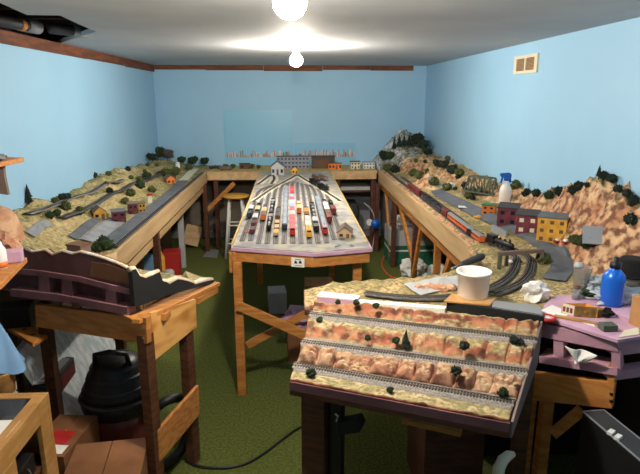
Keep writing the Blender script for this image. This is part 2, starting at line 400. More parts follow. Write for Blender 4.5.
# rounded near end of the fascia
arc = [(-1.05, 3.28)]+[(-1.19+.14*math.cos(a), 3.28+.14*math.sin(a)*-1) for a in [PI/2*i/8 for i in range(9)]]
ea = MB()
for k in range(len(arc)-1):
    a, b = arc[k], arc[k+1]
    ea.add([(a[0], a[1], .875), (b[0], b[1], .875), (b[0], b[1], 1.004), (a[0], a[1], 1.004), (a[0]-.015, a[1]+.02, .875), (b[0]-.015, b[1]+.02, .875), (b[0]-.015, b[1]+.02, 1.004), (a[0]-.015, a[1]+.02, 1.004)], [(0,1,2,3),(7,6,5,4),(3,2,6,7),(0,4,5,1)])
obj('fascia_end', ea, 'ply_tan', bl, True)
obj('lower_beam', MB().box(-1.13, -1.09, 3.1, 7.0, .765, .83), 'ply_tan', bl, bevel=.002)
obj('tabletop', MB().box(XL, -1.07, 3.15, YB, .93, .95), 'pine_y', bl)
for y in (4.3, 6.88):
    obj('leg', MB().box(-1.10, -1.05, y, y+.06, 0, .87), 'redwood', bl, bevel=.002)
obj('brace', MB().bar((-1.08, 6.9, .52), (-.72, 6.98, .86), .03, .05), 'pine', bl)
# ---- shelf along the back wall
bb = thing('layout_shelf', 'narrow bench along back wall joining the two side benches', 'model railway', (0, 7.3, 0))
obj('tabletop', MB().box(-1.045, 1.075, 6.97, YB, .97, 1.0), 'sand', bb)
obj('fascia', MB().box(-1.045, 1.06, 6.95, 6.97, .90, 1.003), 'ply_tan', bb, bevel=.002)
obj('under_shelf', MB().box(-.45, 1.06, 7.05, 7.5, .72, .74), 'redwood', bb)
for x in (-.98, -.45, .55, 1.0): obj('leg', MB().box(x, x+.055, 7.0, 7.05, 0, .97), 'redwood', bb, bevel=.002)
struct('trim_4', MB().box(.5, 1.5, 7.6, 7.64, .1, .9), 'grey_bldg')

# ---- yard peninsula
FL, FM, FR_ = atz(231, 247, 1.0), atz(315, 253, 1.0), atz(372.5, 248, 1.0)
by = thing('yard_table', 'long centre peninsula table with rail yard on pink foam top', 'model railway', (.05, 3.3, 0))
poly = [(FL.x, FL.y), (FM.x, FM.y), (FR_.x, FR_.y), (.475, 6.95), (-.405, 6.95)]
def pp(poly, z, ins=0):
    cx = sum(p[0] for p in poly)/len(poly); cy = sum(p[1] for p in poly)/len(poly)
    return [(p[0]-(ins if p[0] > cx else -ins), p[1]+(ins if p[1] < cy else 0), z) for p in poly]
obj('foam_top', MB().prism(pp(poly, .976), (0, 0, .020)), 'foam_pink', by)
obj('yard_ground', MB().prism(pp(poly, .996, .012), (0, 0, .006)), 'yardtop', by)
fp = pp(poly, 0, .014)
for a, b in ((fp[0], fp[1]), (fp[1], fp[2])):
    d = Vector((b[0]-a[0], b[1]-a[1], 0)).normalized(); n = Vector((-d.y, d.x, 0))*.018
    obj('apron', MB().prism([(a[0], a[1], .905), (b[0], b[1], .905), (b[0]+n.x, b[1]+n.y, .905), (a[0]+n.x, a[1]+n.y, .905)], (0, 0, .070)), 'pine_h', by, bevel=.002)
for x in (-.378, .452): obj('side_rail', MB().box(x, x+.02, 3.36, 6.94, .905, .968), 'pine_y', by)
for (x, y) in ((-.345, 3.36), (.405, 3.38), (-.345, 5.6), (.405, 5.6)):
    obj('leg', MB().box(x-.027, x+.027, y-.027, y+.03, 0, .905), 'pine', by, bevel=.002)
obj('corner_block', MB().box(-.398, -.378, 3.38, 3.43, .83, .968), 'pine', by)
A_, B_ = (-.4, 3.315), (.5, 3.315)
def fpt(x, y): p = onp(x, y, A_, B_); return p
p, q = fpt(238, 305.5), fpt(303, 334); d = (q-p); obj('brace', MB().bar(p, p+d*2.1, .02, .06, up=(0, 0, 1)), 'pine_h', by, bevel=.002)
p, q = fpt(246, 352), fpt(305, 320); d = (q-p); obj('brace', MB().bar(p+Vector((0, .10, 0)), p+d*1.9+Vector((0, .10, 0)), .02, .05), 'pine_h', by, bevel=.002)
for (a, b) in ((((-.30, 4.9, .86)), (.40, 4.9, .45)), ((-.32, 4.3, .66), (.02, 4.3, .88))):
    obj('brace', MB().bar(a, b, .02, .05), 'redwood', by)

# ---- long bench along the right wall with its curved near end
br = thing('layout_bench', 'scenic bench along right wall curving round toward the viewer, rocky cliffs', 'model railway', (1.4, 5, 0))
def gr(u, v):
    Y = 3.2+(YB-3.2)*v; X = 1.10+(XR-.001-1.10)*u; return Vector((X, Y, hR(X, Y)))
def gn(u, v):
    X = .05+(XR-.051)*u; Yf = yfar(X) if X < 1.08 else 3.2; Yn = ynear(X); Y = Yn+(Yf-Yn)*v; return Vector((X, Y, hN(X, Y)))
lg = MB().grid(gr, 84, 330, skirt=.95)
for i, f in enumerate(lg.f):
    c = lg.v[f[0]]
    if math.hypot((c[0]-1.46)/.40, (c[1]-7.38)/.5) < 1.25+.2*nz(c[0]*9, c[1]*9): lg.m[i] = 1
obj('landscape', lg, ['land_right', 'land_mount'], br, True)
obj('landscape', MB().grid(gn, 170, 70, skirt=.95), 'land_right', br, True)
obj('fascia', MB().box(1.08, 1.10, 3.28, 6.95, .865, 1.012), 'ply_tan', br, bevel=.002)
obj('lower_beam', MB().box(1.11, 1.15, 3.2, 6.95, .78, .875), 'pine_y', br, bevel=.002)
e = MB().prism([(1.08, 3.28, .865), (1.10, 3.28, .865), (1.04, 3.06, .90), (1.02, 3.06, .90)], (0, 0, .12))
obj('fascia_end', e, 'ply_tan', br)
obj('tabletop', MB().box(1.10, XR, 3.2, YB, .93, .95), 'pine_y', br)
sub = MB().prism([(.06, ynear(.06), .92), (.97, 2.08, .92), (1.05, 2.14, .92), (1.25, 2.04, .92), (1.79, 2.04, .92), (1.79, 3.2, .92), (1.08, 3.2, .92), (1.0, 3.0, .92), (.8, 2.75, .92), (.6, 2.67, .92), (.4, 2.65, .92), (.2, 2.61, .92), (.06, 2.52, .92)], (0, 0, .03))
obj('subtop', sub, 'pine', br)
for (x, y) in ((1.12, 3.3), (1.12, 4.2), (1.12, 5.0), (1.12, 6.1), (1.03, 6.8)):
    obj('leg', MB().box(x, x+.05, y, y+.05, 0, .865), 'redwood' if y > 4.5 else 'pine', br, bevel=.002)
for a, b in (((1.14, 5.0, .35), (1.14, 5.9, .84)), ((1.13, 4.25, .2), (1.13, 3.75, .86)), ((1.13, 5.05, .12), (1.13, 4.72, .84)), ((1.13, 6.2, .1), (1.13, 6.7, .86))):
    obj('brace', MB().bar(a, b, .03, .05), 'pine', br, bevel=.002)

# ---------------------------------------------------------------- roads and tracks
def ribbon(path, w, lift, fn=None, nx=6, thick=None):
    """strip draped along a path, over the ground fn"""
    pts = resample([Vector(p) for p in path], .03); vs = []; fs = []
    for i, p in enumerate(pts):
        d = pts[min(i+1, len(pts)-1)]-pts[max(i-1, 0)]; d.z = 0; d.normalize(); n = Vector((-d.y, d.x, 0))
        ww = w(i/(len(pts)-1)) if callable(w) else w
        row = [p+n*(ww*(k/nx-.5)) for k in range(nx+1)]
        if fn:
            for r in row: r.z = fn(r.x, r.y)
            c = [r.z for r in row]
            for k in range(nx+1): row[k].z = max(max(c[max(0, k-1):k+2]), p.z-.02)+lift
        else:
            for r in row: r.z = p.z+lift
        vs += row
    W = nx+1
    for i in range(len(pts)-1):
        for k in range(nx): fs.append((i*W+k, i*W+k+1, (i+1)*W+k+1, (i+1)*W+k))
    return MB().add(vs, fs)
def resample(pts, step):
    # Catmull-Rom then even spacing
    P_ = [pts[0]]+pts+[pts[-1]]; out = []
    for i in range(1, len(P_)-2):
        a, b, c, d = P_[i-1:i+3]
        for k in range(24):
            t = k/24
            out.append(.5*((2*b)+(c-a)*t+(2*a-5*b+4*c-d)*t*t+(3*b-a-3*c+d)*t**3))
    out.append(pts[-1].copy()); res = [out[0]]; acc = 0
    for a, b in zip(out, out[1:]):
        L = (b-a).length
        while acc+L >= step and L > 0:
            a = a+(b-a)*((step-acc)/L); res.append(a.copy()); L = (b-a).length; acc = 0
        acc += L
    if (res[-1]-out[-1]).length > step*.3: res.append(out[-1].copy())
    return res
def track(path, parent, bal='ballast', tie='tie', step=.011, bed=.046, lift=0, gauge=.0165, bh=.006, fn=None):
    pts = resample([Vector(p) for p in path], step)
    if fn:
        zs_ = [max(fn(p.x, p.y), fn(p.x+.02, p.y), fn(p.x-.02, p.y)) for p in pts]
        for i, p in enumerate(pts): w_ = zs_[max(0, i-9):i+10]; p.z = sum(w_)/len(w_)
    T = MB(); r1 = []; r2 = []; b = []
    for i, p in enumerate(pts):
        d = (pts[min(i+1, len(pts)-1)]-pts[max(i-1, 0)]).normalized(); n = Vector((-d.y, d.x, 0)).normalized()
        q = p+Vector((0, 0, lift+bh)); T.bar(q-n*.0145, q+n*.0145, .0055, .003)
        if i % 3 == 0 or i == len(pts)-1:
            r1.append(q+n*gauge/2+Vector((0, 0, .0028))); r2.append(q-n*gauge/2+Vector((0, 0, .0028))); b.append((p+Vector((0, 0, lift)), n))
    B = MB(); vs = []; fs = []
    for c, n in b:
        vs += [c-n*bed/2, c-n*bed*.36+Vector((0, 0, bh)), c+n*bed*.36+Vector((0, 0, bh)), c+n*bed/2]
    for i in range(len(b)-1):
        for k in range(3): fs.append((i*4+k, i*4+k+1, i*4+5+k, i*4+4+k))
    B.add(vs, fs)
    o = obj('track', B, bal, parent)
    obj('sleepers', T, tie, o)
    for rr in (r1, r2):
        R_ = MB()
        vs = []; fs = []
        for i, c in enumerate(rr):
            d = (rr[min(i+1, len(rr)-1)]-rr[max(i-1, 0)]).normalized(); n = Vector((-d.y, d.x, 0)).normalized()*.0009
            vs += [c-n, c+n, c+n+Vector((0, 0, .003)), c-n+Vector((0, 0, .003))]
        for i in range(len(rr)-1):
            for k in range(4): fs.append((i*4+k, i*4+(k+1)%4, i*4+4+(k+1)%4, i*4+4+k))
        obj('rail', R_.add(vs, fs), 'rail', o)
    return o
# left bench roads / tracks, drawn over the ground
def hl(x, y): return hit(x, y, hL)
obj('road', ribbon([Vector((x, y, 1.0)) for x, y in ((-1.17, 3.36), (-1.165, 4.0), (-1.16, 5.0), (-1.17, 5.7), (-1.2, 6.2))], .115, .006, hL), 'asphalt', bl)
obj('road', ribbon([hl(*p) for p in ((180, 184), (190, 174), (195, 169))], .10, .005, hL), 'cream', bl)
obj('road', ribbon([hl(*p) for p in ((30, 236), (38, 229), (48, 223))], .06, .006, hL), 'asphalt_light', bl)
obj('road', ribbon([hl(*p) for p in ((72, 239), (84, 230), (93, 223), (106, 214))], .06, .006, hL), 'asphalt', bl)
obj('parking_lot', ribbon([hl(*p) for p in ((90, 243), (104, 231), (117, 221))], .13, .006, hL), 'asphalt_light', bl)
track([hl(*p) for p in ((26, 216), (48, 207), (75, 197), (100, 188), (122, 180))], bl, 'ballast', lift=.002, fn=hL, bed=.085, bh=.004)
track([hl(*p) for p in ((60, 222), (80, 213), (100, 202), (122, 191), (148, 180), (160, 172))], bl, 'ballast_dark', lift=.002, fn=hL, bed=.085, bh=.004)
track([(-1.085, y, 1.0) for y in (3.35, 4.2, 5.2, 6.2, 6.8)], bl, 'ballast_dark', lift=.012)
# right bench
def hr(x, y): return hit(x, y, hRR)
obj('road', ribbon([hr(*p) for p in ((436, 191), (452, 201), (481, 215), (512, 228), (540, 243), (558, 256), (562, 268), (553, 281))], .115, .008, hRR), 'asphalt', br)
obj('road', ribbon([hr(*p) for p in ((428, 178), (440, 186), (450, 190))], .07, .008, hRR), 'asphalt_light', br)
trk = [Vector((1.17, 6.9, 1.012)), Vector((1.165, 6.0, 1.012)), Vector((1.165, 5.0, 1.012)), Vector((1.165, 4.0, 1.012)), Vector((1.165, 3.45, 1.01))]
c1 = [atz(*p, 1.01) for p in ((512, 255), (514.5, 266), (508, 277), (497, 285), (480, 292), (455, 297), (430, 299), (400, 298), (365, 294))]
c2 = [atz(*p, 1.01) for p in ((526, 256), (530, 268), (524, 280), (510, 289), (492, 295))]
track(trk+c1, br, 'ballast_dark', lift=.004, bed=.05)
track([Vector((1.235, 6.2, 1.02)), Vector((1.235, 5.0, 1.02)), Vector((1.235, 4.0, 1.02)), Vector((1.225, 3.4, 1.015))]+c2, br, 'ballast_dark', lift=.006, bed=.05)
obj('plaster_patch', ribbon([atz(*p, 1.0) for p in ((412, 293), (430, 289), (450, 286), (470, 283))], .12, .008, hN), 'lightgrey', br)
# sheer rocks along the track
rk = random.Random(3)
for k in range(22):
    y = 3.42+.15*k+rk.uniform(-.04, .04)
    obj('rock_outcrop', MB().blob((1.122+rk.uniform(-.006, .006), y, 1.008), (.018+.006*rk.random(), .035+.03*rk.random(), .012+.008*rk.random()), k, .9, 2, fr=3), 'rock_pink', br)

for x in (-.388, .468): obj('edge_strip', MB().box(x, x+.012, 3.42, 6.94, .9965, 1.006), 'sand', by)
# yard tracks
NY = 13; yx = [-.325+.054*k for k in range(NY)]
for k in range(NY):
    yend = 5.75-.25*abs(k-5.5)/5.5*1.3
    ystart = 3.42 if 1 < k < 11 else 3.5
    track([(yx[k], ystart, 1.001), (yx[k], 4.5, 1.001), (yx[k], yend, 1.001), (yx[k]*.75+.02, yend+.35, 1.001)], by, 'ballast_yard' if k % 3 else 'ballast', 'tie_lt', step=.016, bed=.04, bh=.004)
track([(-.34, 4.9, 1.001), (-.2, 5.6, 1.001), (-.02, 6.3, 1.001), (.05, 6.6, 1.001)], by, 'cream', 'tie', step=.014, bed=.09, bh=.006)
track([(.42, 4.9, 1.001), (.30, 5.5, 1.001), (.15, 6.2, 1.001), (.07, 6.6, 1.001)], by, 'cream', 'tie', step=.014, bed=.09, bh=.006)
track([(-.36, 5.9, 1.001), (-.3, 6.3, 1.001), (-.26, 6.6, 1.001)], by, 'cream', 'tie', step=.014, bed=.10, bh=.005)
track([(-.22, 5.95, 1.001), (-.2, 6.3, 1.001), (-.22, 6.6, 1.001)], by, 'cream', 'tie', step=.014, bed=.10, bh=.005)
EXPOSURE = 0.0
# ================================================================ FRONT LEFT SECTION OF THE LAYOUT
A1, B1 = Vector((-1.40, 2.72, 0)), Vector((-.66, 2.33, 0))
d1 = (B1-A1).normalized(); n1 = Vector((-d1.y, d1.x, 0))      # n1 points away from the viewer
def f1(x, y): return onp(x, y, A1, B1)
lf = thing('layout_end_section', 'unfinished pink foam end of the left bench with black fascia', 'model railway', (-1.1, 2.6, 0))
def panel(pts, plane, th, name, m, parent, bevel=0, off=0):
    A, B = plane; d = (Vector(B)-Vector(A)); n = Vector((-d.y, d.x, 0)).normalized()
    P_ = [onp(x, y, A, B)+n*off for x, y in pts]
    return obj(name, MB().prism(P_, n*th), m, parent, bevel=bevel)
pl1 = (A1, B1)
# profile board with the wavy top
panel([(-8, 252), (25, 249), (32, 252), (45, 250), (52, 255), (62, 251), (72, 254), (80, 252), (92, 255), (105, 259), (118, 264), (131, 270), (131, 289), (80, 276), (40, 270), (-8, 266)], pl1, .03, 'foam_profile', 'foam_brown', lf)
panel([(92, 262), (108, 264), (130, 272), (130, 284), (90, 276)], pl1, .006, 'bare_foam_patch', 'cardboard_dk', lf, off=-.003)
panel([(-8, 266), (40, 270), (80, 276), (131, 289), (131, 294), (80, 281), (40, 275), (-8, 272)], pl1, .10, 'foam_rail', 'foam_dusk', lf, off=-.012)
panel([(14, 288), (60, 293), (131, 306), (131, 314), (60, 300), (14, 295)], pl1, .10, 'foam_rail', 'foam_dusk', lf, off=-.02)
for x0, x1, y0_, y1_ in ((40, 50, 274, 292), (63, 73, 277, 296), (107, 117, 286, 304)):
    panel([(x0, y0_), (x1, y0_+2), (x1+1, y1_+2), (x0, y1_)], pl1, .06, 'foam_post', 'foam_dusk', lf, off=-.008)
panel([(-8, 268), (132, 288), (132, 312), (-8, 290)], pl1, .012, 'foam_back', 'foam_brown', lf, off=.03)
# white plaster rim along the profile
rim = [(25, 249), (32, 252), (45, 250), (52, 255), (62, 251), (72, 254), (80, 252), (92, 255), (105, 259), (118, 264), (131, 270)]
obj('plaster_rim', MB().tube([f1(*p)+n1*.006 for p in rim], .008, 6), 'plaster', lf, True)
# black end fascia, curving away to the right
C1 = [Vector((-.685, 2.335, 0)), Vector((-.60, 2.50, 0)), Vector((-.52, 2.72, 0)), Vector((-.432, 2.985, 0))]
tops = [(132, 270, 308), (136, 269, 307), (140, 276, 306), (146, 278, 304), (153, 275, 301), (160, 272, 299), (163, 281, 297), (170, 283, 295), (178, 279, 293), (188, 281, 290), (196, 284, 288), (204, 281, 286), (214, 280, 284)]
vs = []
def cpl(x, y):
    best = None
    for a, b in zip(C1, C1[1:]):
        p = onp(x, y, a, b); dd = (b-a); t = (p-a).dot(dd)/dd.dot(dd)
        if best is None or abs(t-.5) < best[0]: best = (abs(t-.5), p)
    return best[1]
bf = MB(); fs = []
for x, a, b in tops:
    p = cpl(x, a); q = Vector((p.x, p.y, cpl(x, b).z)); vs += [p, q]
m_ = len(tops); o_ = Vector((-.02, .008, 0)); vs += [v+o_ for v in vs]
for i in range(m_-1):
    fs += [(2*i, 2*i+1, 2*i+3, 2*i+2), (2*m_+2*i+2, 2*m_+2*i+3, 2*m_+2*i+1, 2*m_+2*i), (2*i+2, 2*m_+2*i+2, 2*m_+2*i, 2*i), (2*i+1, 2*m_+2*i+1, 2*m_+2*i+3, 2*i+3)]
fs += [(0, 2*m_, 2*m_+1, 1), (2*m_-2, 2*m_-1, 4*m_-1, 4*m_-2)]
obj('black_fascia', bf.add(vs, fs), 'blackmat', lf)
rimv = [vs[2*i]+Vector((-.012, .004, .002)) for i in range(m_)]
obj('plaster_rim', MB().tube(rimv, [.014, .012, .012, .012, .014, .012, .01, .016, .014, .012, .014, .016, .012], 7), 'plaster', lf, True)
# scenery on top of the section
def hF(X, Y):
    p = Vector((X, Y, 0))-A1; s = p.dot(d1)/(B1-A1).length; t = p.dot(n1)
    if t < -.02 or X > -.40: return -9
    z = lerp_list([(-.6, 1.17), (-.05, 1.175), (.2, 1.185), (.55, 1.19), (.75, 1.15), (.95, 1.08), (1.1, 1.03), (1.3, .97), (1.6, .92)], s)
    back = 1.0 if X < -.95 else .94
    k = sm(0, .45, t)
    return z-.012+(back-z)*k+.018*fbm(X*11, Y*11)
gm = MB(); nu, nv = 60, 34
def gf(u, v):
    # between the front outline and the back edge
    L = [A1-d1*.43, A1, B1]+C1[1:]
    k = u*(len(L)-1); i = min(int(k), len(L)-2); p = L[i].lerp(L[i+1], k-i)
    Bk = [Vector((XL+.002, 3.3, 0)), Vector((-1.2, 3.3, 0)), Vector((-.98, 3.12, 0)), Vector((-.72, 3.05, 0)), Vector((-.6, 3.02, 0)), Vector((-.44, 3.0, 0))]
    kk = u*(len(Bk)-1); i = min(int(kk), len(Bk)-2); q = Bk[i].lerp(Bk[i+1], kk-i)
    p = Vector((max(p.x, XL+.002), p.y, 0))+(n1*.05 if k < 1.6 else (n1*.09+Vector((-.07, 0, 0)) if k < 2.1 else Vector((-.06, .02, 0))))
    r = p.lerp(q, v)
    prof = lerp_list([(0, 1.17), (.2, 1.18), (.33, 1.185), (.40, 1.09), (.5, 1.04), (.6, 1.0), (.8, .945), (1, .925)], u)
    bk = lerp_list([(0, 1.05), (.3, 1.0), (.5, .96), (1, .915)], u)
    if q.x < -1.06: bk = hL(q.x, 3.32)
    z = prof-.012+(bk-prof)*sm(0, .9, v)+.016*fbm(r.x*11, r.y*11)*sm(0, .15, v)*(1-sm(.8, 1, v))
    return Vector((r.x, r.y, z))
obj('landscape', gm.grid(gf, nu, nv, skirt=lambda p: lerp_list([(-1.0, .93), (-.62, .965), (-.44, .90)], p[0]) if p[1] < 3.02 and p[0] > -1.0 else .93), 'land_left', lf, True)
# plywood deck, curved edge
deck = [B1+n1*-.015+Vector((0, 0, 0)), Vector((-.665, 2.315, 0))]
dz = [.948, .948, .935, .912, .882, .89, .93, .948]
dk = [Vector((-.70, 2.30, .0)), Vector((-.665, 2.295, 0)), Vector((-.58, 2.47, 0)), Vector((-.50, 2.70, 0)), Vector((-.405, 2.98, 0)), Vector((-.62, 3.05, 0)), Vector((-.9, 3.0, 0)), Vector((-.98, 2.6, 0))]
obj('deck', MB().prism([(p.x, p.y, dz[i]) for i, p in enumerate(dk)], (0, 0, .02)), 'pine_h', lf, bevel=.002)
zt = lambda x, y: onp(x, y, C1[0], C1[-1]).z
# front board and end panel
panel([(37, 304), (148, 317), (149, 343), (38, 326)], pl1, .03, 'front_board', 'pine', lf, bevel=.002, off=-.012)
panel([(75, 301), (83, 302), (83, 307), (75, 306)], pl1, .02, 'spacer', 'darkwood', lf, off=-.02)
for y in (327, 337): 
    c = f1(145.5, y)-n1*.014; obj('screw', MB().lathe([(.005, 0), (.004, .003)], c, 8, ax=Matrix.Rotation(PI/2, 3, 'X')), 'steel', lf)
E1, E2 = Vector((-.642, 2.335, 0)), Vector((-.49, 2.69, 0))
plE = (E1, E2)
panel([(151, 313), (153, 362), (197, 327), (196, 299)], plE, .018, 'end_panel', 'ply_fig', lf, bevel=.002)
panel([(157, 431), (159, 462), (199, 414), (198, 385)], plE, .018, 'brace_board', 'pine_y', lf, bevel=.002, off=-.005)
for c in (Vector((-.662, 2.35, 0)), Vector((-.545, 2.66, 0))):
    obj('leg', MB().cbox((c.x, c.y, .44), (.05, .06, .88), math.atan2(E2.y-E1.y, E2.x-E1.x)-PI/2), 'darkwood', lf, bevel=.003)
obj('leg', MB().box(-1.28, -1.23, 2.68, 2.74, 0, .9), 'darkwood', lf)
obj('leg', MB().box(-1.05, -1.0, 3.1, 3.15, 0, .9), 'darkwood', lf)
for (a, b) in (((-.60, 2.42, .925), (-.52, 2.98, .865)), ((-.50, 2.72, .89), (-.43, 2.96, .866))): obj('joist', MB().bar(a, b, .03, .03), 'pine', lf)

# ================================================================ FRONT RIGHT TERRACED MODULE
rows = [((290, 378), (509, 419), .930), ((295, 364), (514, 402), .935), ((303, 341), (527, 371), .975), ((311, 313), (536, 339), 1.015), ((315, 301), (539, 322), 1.035)]
RL = [atz(*a, z) for a, b, z in rows]; RT = [atz(*b, z) for a, b, z in rows]
mo = thing('track_module', 'terraced module of three straight tracks between rock strips in foreground', 'model railway', (.35, 1.9, 0))
def mxy(s, t):
    i = min(int(t), 3); f = t-i
    a = RL[i].lerp(RL[i+1], f); b = RT[i].lerp(RT[i+1], f); p = a.lerp(b, s); return p
def strip(name, t0, t1, zfun, m, nu=180, nv=18, smooth=True, over=0.0):
    def g(u, v):
        t = t0+(t1-t0)*v; p = mxy(u*(1+2*over)-over, t); return Vector((p.x, p.y, zfun(u, v, p)))
    return obj(name, MB().grid(g, nu, nv, skirt=.915), m, mo, smooth)
def prof_strip(z0, z1, lump, seed, f1_=.1, f2_=.38, bump=.02):
    def z(u, v, p):
        up = sm(f1_, f2_, v+.10*nz(u*9, seed))
        crest = sm(f2_*.8, f2_+.05, v)*(1-sm(f2_+.1, .92, v))
        r = fbm(u*9, v*1.5, seed)*.5+.5
        return z0-.004+(z1-z0)*up+crest*bump*(.5+r)+lump*(fbm(u*17, v*3.2, seed)-1.1*(1-min(1, abs(nz(u*14, seed*2)*6))))*sm(0, .2, v)*(1-sm(.8, 1, v))-.002*sm(.9, 1, v)
    return z
def boulder_z(u, v, p):
    k = u*11.0+.6*nz(u*5, 2); i = math.floor(k); f = k-i-.5
    hgt = .75+.5*(noise.cell(Vector((i*1.7, 3.1, 0))))
    w = max(0, 1-(2.04*abs(f))**4.5)
    w2 = max(0, 1-(abs(v-.45)/.5)**2.6)
    z = .933+.037*sm(.35, .95, v)
    return z+.042*hgt*w*w2*(1-.45*v)+.006*abs(fbm(u*24, v*3, 6))*w2+.008*fbm(u*40, v*6, 1)*w2-.004*(1-w2)
strip('grass_strip', 0, .66, lambda u, v, p: .928+.006*fbm(u*18, v*3, 2)*(1-sm(.7, 1, v)), 'land_module')
strip('boulder_strip', 1.24, 1.80, boulder_z, 'boulder', 300, 30)
strip('cliff_strip', 2.2, 2.82, prof_strip(.973, 1.012, .011, 3.3, .05, .5, .006), 'land_module', 240, 30)
strip('cliff_strip', 3.3, 4.0, prof_strip(1.013, 1.035, .008, 7.7, .02, .55, .018), 'land_module', 240, 20)
for i, (ta, tb, zz) in enumerate(((.6, 1.32, .930), (1.72, 2.26, .970), (2.76, 3.36, 1.010))):
    strip('ballast_bed', ta, tb, lambda u, v, p, zz=zz: zz+.001*nz(u*60, v*9), 'ballast', 120, 4)
for t, z in ((1.0, .931), (2.0, .971), (3.0, 1.011)):
    a, b = mxy(-.004, t), mxy(1.004, t); a.z = b.z = z
    track([a, a.lerp(b, .33), a.lerp(b, .66), b], mo, 'ballast', 'tie', step=.0105, bed=.05, bh=.004)
# foam base, rails and end cap
fl, frr = mxy(0, 0), mxy(1, 0); dm = (frr-fl).normalized(); nm = Vector((-dm.y, dm.x, 0))
bl_, brr = mxy(0, 4), mxy(1, 4)
base = [fl-nm*.004, frr-nm*.004+dm*.004, brr+dm*.004, bl_]
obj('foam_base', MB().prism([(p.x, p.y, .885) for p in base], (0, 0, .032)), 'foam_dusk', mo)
obj('bottom_board', MB().prism([(p.x, p.y, .865) for p in base], (0, 0, .0195)), 'redwood', mo)
ca, cb = frr+dm*.006, brr+dm*.006; cd = Vector((dm.x, dm.y, 0))*.007
cap = [Vector((ca.x, ca.y, .865)), Vector((ca.x, ca.y, .922)), Vector((cb.x, cb.y, 1.04)), Vector((cb.x, cb.y, .865))]
obj('end_cap', MB().prism([p-nm*0 for p in cap], cd), 'endcap', mo)
obj('step_blocks', MB().prism([(p.x, p.y, .92) for p in (mxy(.01, 3.32), mxy(.99, 3.32), mxy(.99, 3.95), mxy(.01, 3.95))], (0, 0, .085)), 'foam_pink', mo)
p0 = fl+dm*.02+nm*.05
obj('leg', MB().prism([p0+Vector((0, 0, -.93+.0)), p0+dm*.09+Vector((0, 0, -.93)), p0+dm*.09+nm*.09+Vector((0, 0, -.93)), p0+nm*.09+Vector((0, 0, -.93))], (0, 0, .865)), 'redwood', mo, bevel=.003)
p0 = fl+dm*.125+nm*.08; obj('leg', MB().prism([p0+Vector((0, 0, -.93)), p0+dm*.04+Vector((0, 0, -.93)), p0+dm*.04+nm*.05+Vector((0, 0, -.93)), p0+nm*.05+Vector((0, 0, -.93))], (0, 0, .865)), 'black', mo)
for (s, t) in ((.97, 3.6), (.03, 3.6)):
    q = mxy(s, t); obj('leg', MB().box(q.x-.025, q.x+.025, q.y-.025, q.y+.025, 0, .866), 'darkwood', mo)
#@@P3
# ================================================================ MODEL BUILDINGS
def building(name, label, loc, rz, w, d, h, wall, roof, style='flat', cols=2, rows=1, door=True, group=None, win='window', over=.006, cat='model building', side_cols=2, wh=.42):
    """front faces local -y"""
    t = thing(name, label, cat, loc, group)
    W = MB().box(-w/2, w/2, -d/2, d/2, 0, h)
    if style == 'gable': W.prism([(-w/2, -d/2, h), (w/2, -d/2, h), (0, -d/2, h+w*.38)], (0, d, 0))
    def put(nm, mb, m):
        o = obj(nm, mb, m); o.parent = t; return o
    put('walls', W, wall)
    if style == 'flat':
        put('roof', MB().box(-w/2-over, w/2+over, -d/2-over, d/2+over, h, h+.006), roof)
    else:
        R_ = MB()
        for s in (-1, 1):
            e = Vector((s*(w/2+over), 0, h-over*.7)); a = Vector((0, 0, h+w*.38+.002))
            R_.add([(e.x, -d/2-over, e.z), (e.x, d/2+over, e.z), (a.x, d/2+over, a.z), (a.x, -d/2-over, a.z), (e.x, -d/2-over, e.z+.005), (e.x, d/2+over, e.z+.005), (a.x, d/2+over, a.z+.005), (a.x, -d/2-over, a.z+.005)], [(0,1,2,3),(7,6,5,4),(0,4,5,1),(1,5,6,2),(2,6,7,3),(3,7,4,0)])
        put('roof', R_, roof)
    k0 = None
    cw, rh = w/cols, h/rows
    for r in range(rows):
        for c in range(cols):
            x = -w/2+cw*(c+.5); z = rh*(r+.5); ww = cw*.55; hh = rh*wh
            if door and r == 0 and c == cols//2:
                put('door', MB().box(x-ww*.45, x+ww*.45, -d/2-.002, -d/2+.001, 0.001, rh*.72), 'brown'); continue
            put('window', MB().box(x-ww/2, x+ww/2, -d/2-.0015, -d/2+.001, z-hh/2, z+hh/2), win)
    for s in (-1, 1):
        for r in range(rows):
            for c in range(side_cols):
                y = -d/2+d/side_cols*(c+.5); z = rh*(r+.5); hh = rh*wh; dd = d/side_cols*.4
                put('window', MB().box(s*w/2-.0012, s*w/2+.0012, y-dd/2, y+dd/2, z-hh/2, z+hh/2), win)
    t.rotation_euler.z = rz
    return t
def L_(x, y): p = hit(x, y, hL); return p
building('house', 'small yellow house with dark gable roof on the left bench', L_(99, 217)-Vector((0,0,.006)), .5, .085, .10, .05, 'yellow', 'roof_brown', 'gable', 2)
building('factory_building', 'maroon flat-roofed building on the left bench, nearest of two', L_(119, 221)-Vector((0,0,.006)), .35, .095, .12, .085, 'maroon', 'roof_grey', 'flat', 2, 2)
building('factory_building', 'maroon building behind the nearest maroon one, beside the yellow shop', L_(133, 213)-Vector((0,0,.006)), .35, .07, .10, .085, 'maroon', 'roof_brown', 'flat', 2, 2)
building('shop', 'yellow shop front beside the maroon building on the left bench', L_(142, 211)-Vector((0,0,.006)), .35, .05, .09, .075, 'yellow', 'roof_brown', 'flat', 2, 2)
building('house', 'small orange house with brown roof among trees on left bench', L_(169.5, 183)-Vector((0,0,.006)), .6, .09, .09, .055, 'orange', 'roof_brown', 'gable', 2)
p = L_(178, 170); t = thing('silo', 'white silo standing beside the road at the bench far left corner', 'model silo', p)
obj('tank', MB().lathe([(.028, -.01), (.028, .075)], p, 14), 'white', t, True); obj('cap', MB().lathe([(.029, .075), (.02, .093), (.004, .1)], p, 14), 'white', t, True)
